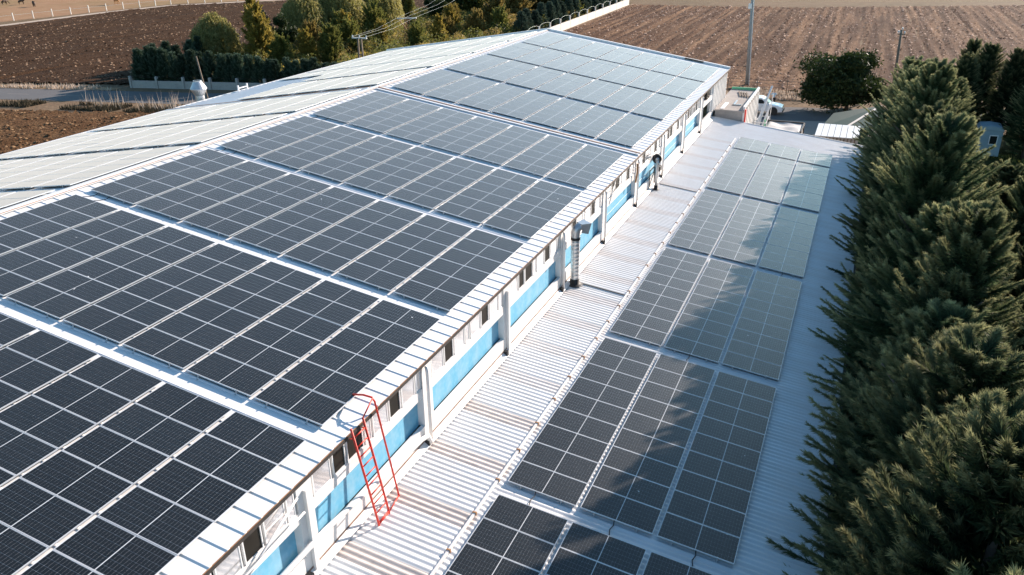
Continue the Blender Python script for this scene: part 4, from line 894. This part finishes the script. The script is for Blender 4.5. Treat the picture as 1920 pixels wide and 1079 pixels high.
GT = [('willow_tree',wil,-79.5,106,0.86,'left willow with hanging olive foliage beside the ploughed field'),('willow_tree',wil,-76.5,113,0.98,'second willow with hanging olive foliage, right of the left one'),('willow_tree',wil,-76.5,124,1.05,'third willow with hanging olive foliage, at the top picture edge'),
 ('olive_tree',oli,-80,84.5,1.05,'olive-green bushy tree rising behind the hedge corner'),('poplar_tree',pop,-75.4,88,0.95,'slim yellow poplar standing above the other trees behind the hedge'),('yellow_tree',yel,-72.2,85,1.25,'broad yellow-green bush right of the slim poplar'),
 ('dark_tree',drk,-77,97,0.82,'dark rounded evergreen left of the willows'),('conifer_shrub',cm_[0],-83.6,100,1.05,'blue-green conifer behind the dark rounded evergreen'),('dark_tree',drk,-80,131,1.2,'dark tree between second and third willow at the top edge'),
 ('poplar_tree',popg,-75,134,0.82,'green poplar right of the third willow at the top edge'),('dark_tree',drk,-72.5,142,0.95,'dark tree above the lattice pylon'),('dark_tree',drk,-74,150,1.15,'dark tree left of the brown house at the top edge'),
 ('green_tree',grn,-70,155,1.7,'green tree at the top edge left of the brown house'),('orange_tree',yel,-66.5,138,0.62,'small bright orange tree right of the lattice pylon'),('green_tree',grn,-63.5,150,1.25,'green tree right of the small orange tree'),
 ('rusty_tree',rus,-57,146,1.5,'large rusty brown tree before the brown house'),('rusty_tree',rus,-54.5,132,1.25,'rusty tree just left of the blue conifers'),('rusty_tree',rus,-60,152,1.55,'rusty yellow tree right of the brown house windows'),
 ('rusty_tree',rus,-55.5,156,1.75,'tall rusty tree at the top edge beside the blue conifers'),('green_tree',grn,-51,160,1.5,'green tree tucked behind the blue conifers'),
 ('green_shrub',grn,-66.5,83,.85,'green shrub behind the hedge right of the yellow bush'),('yellow_shrub',yel,-64.5,86,.8,'yellow shrub behind the hedge, left of the double-legged pole'),('green_shrub',grn,-61.5,88,1.0,'green shrub just left of the double-legged pole'),
 ('rusty_shrub',rus,-68,92,1.05,'rusty shrub below the left willow'),('yellow_shrub',yel,-67,100,.95,'yellow shrub below the second willow'),('green_shrub',grn,-63.5,96,.95,'green shrub behind the double-legged pole'),
 ('yellow_shrub',yel,-61,101,.8,'yellow shrub between the two power line supports'),('green_shrub',grn,-56.2,104,.8,'green shrub right below the lattice pylon'),('yellow_shrub',yel,-55.3,110,.75,'yellow shrub right of the lattice pylon foot'),
 ('rusty_shrub',rus,-57,116,.85,'rusty shrub above the left roof edge, right of the pylon'),('rusty_shrub',rus,-53.5,121,.95,'rusty shrub above the roof edge near the ridge'),('green_shrub',grn,-50.5,124,.9,'green shrub by the near end of the blue conifers'),
 ('yellow_shrub',yel,-60.5,124,.85,'yellow shrub above the rusty one behind the pylon'),('rusty_shrub',rus,-63.5,131,.9,'rusty shrub below the small orange tree'),('green_shrub',grn,-70.5,104,1.0,'green shrub under the second willow'),
 ('green_shrub',grn,-69.5,112,1.1,'green shrub under the third willow'),('dark_tree',drk,-86,170,1.2,'dark tree far left at the top edge behind the willows'),('green_tree',grn,-81,160,1.6,'green tree at the top edge behind the third willow')]
for i, (nm, me, x, y, s, lab) in enumerate(GT):
    s *= 1.35; plant(nm, me, tT if 'tree' in nm else tS, (x,y,G), rv.uniform(0,6.28), (s,s,s*rv.uniform(.95,1.05)), lab, 'shrub' if 'shrub' in nm else 'tree', None)
# -- dry reeds by the left road and dark weeds in the ditch
rng = np.random.default_rng(77)
def weeds(name, n, poly, h, w, m, label):
    xs = [p[0] for p in poly]; ys = [p[1] for p in poly]
    x = rng.uniform(min(xs),max(xs),n*3); y = rng.uniform(min(ys),max(ys),n*3); k = inpoly(x,y,poly) & (vnoise(x*.6,y*.6,5) > .45); x, y = x[k][:n], y[k][:n]; n = len(x)
    P = np.stack([x,y,np.full(n,G)],-1); hh = h*rng.uniform(.4,1.2,n); ln = rng.normal(0,.18,(n,2)); tip = P+np.stack([ln[:,0]*hh,ln[:,1]*hh,hh],-1)
    a = rng.uniform(0,6.28,n); wv = np.stack([np.cos(a),np.sin(a),0*a],-1)*w
    T = np.stack([P-wv,P+wv,tip],1)
    tag(link(name, crown_mesh(name, T, m)), label, 'weeds', None, 'stuff')
weeds('dry_reeds', 130, [(-78,52.5),(-60,54.5),(-58,58.0),(-76,54.8)], 1.9, 0.05, M_straw, 'pale dry reeds growing beside the shaded left road')
weeds('ditch_weeds', 6000, [(-84,50),(-52,54.5),(-50,59.5),(-84,52.8)], 0.55, 0.06, M_ditch, 'dark weeds filling the ditch below the left road')
weeds('verge_grass', 9000, [(-140,47.5),(-78,62.0),(-78,64.4),(-140,50)], 0.5, 0.06, M_straw, 'dry grass on the verge between left road and ploughed field')
weeds('verge_grass', 9000, [(-30,78),(9,86),(9,90),(-30,88)], 0.55, 0.06, M_straw, 'dry grass along the road edge behind the white pickup')
weeds('lawn_grass', 14000, [(17.5,20),(34,20),(34,72),(17.5,64)], 0.3, 0.04, M_leafG, 'short green grass right of the tall conifers')

# -- scrub covering the garden floor
def scrub(name, n, poly, h, leaf, m, thr, seed, label):
    r_ = np.random.default_rng(seed); xs = [p[0] for p in poly]; ys = [p[1] for p in poly]
    x = r_.uniform(min(xs),max(xs),n*3); y = r_.uniform(min(ys),max(ys),n*3); d = vnoise(x*.33,y*.33,seed)
    k = inpoly(x,y,poly) & (d > thr); x, y, d = x[k][:n], y[k][:n], d[k][:n]; n = len(x)
    z = G+h*((d-thr)/(1-thr))**.6*r_.random(n)**.6; P = np.stack([x,y,z],-1)
    a = norm(r_.normal(0,1,(n,3))); b_ = norm(np.cross(a,r_.normal(0,1,(n,3)))); s = (leaf*r_.uniform(.6,1.3,n))[:,None]
    tag(link(name, crown_mesh(name, np.stack([P-a*s*.5-b_*s*.28,P-a*s*.5+b_*s*.28,P+a*s*.75],1), m)), label, 'scrub', None, 'stuff')
gp = [(-76,68.5),(-52,74),(-46.5,100),(-46.5,165),(-84,165),(-82,110)]
scrub('green_scrub', 60000, gp, 3.2, .26, M_leafG, .46, 401, 'green scrub filling the garden floor between the trees')
scrub('yellow_scrub', 40000, gp, 2.8, .24, M_leafY, .60, 402, 'yellow scrub patches scattered over the garden floor')
scrub('rusty_scrub', 40000, [(-66,84),(-52,84),(-46.5,110),(-47,160),(-70,160)], 2.8, .24, M_leafO, .56, 403, 'rust coloured scrub on the right half of the garden')
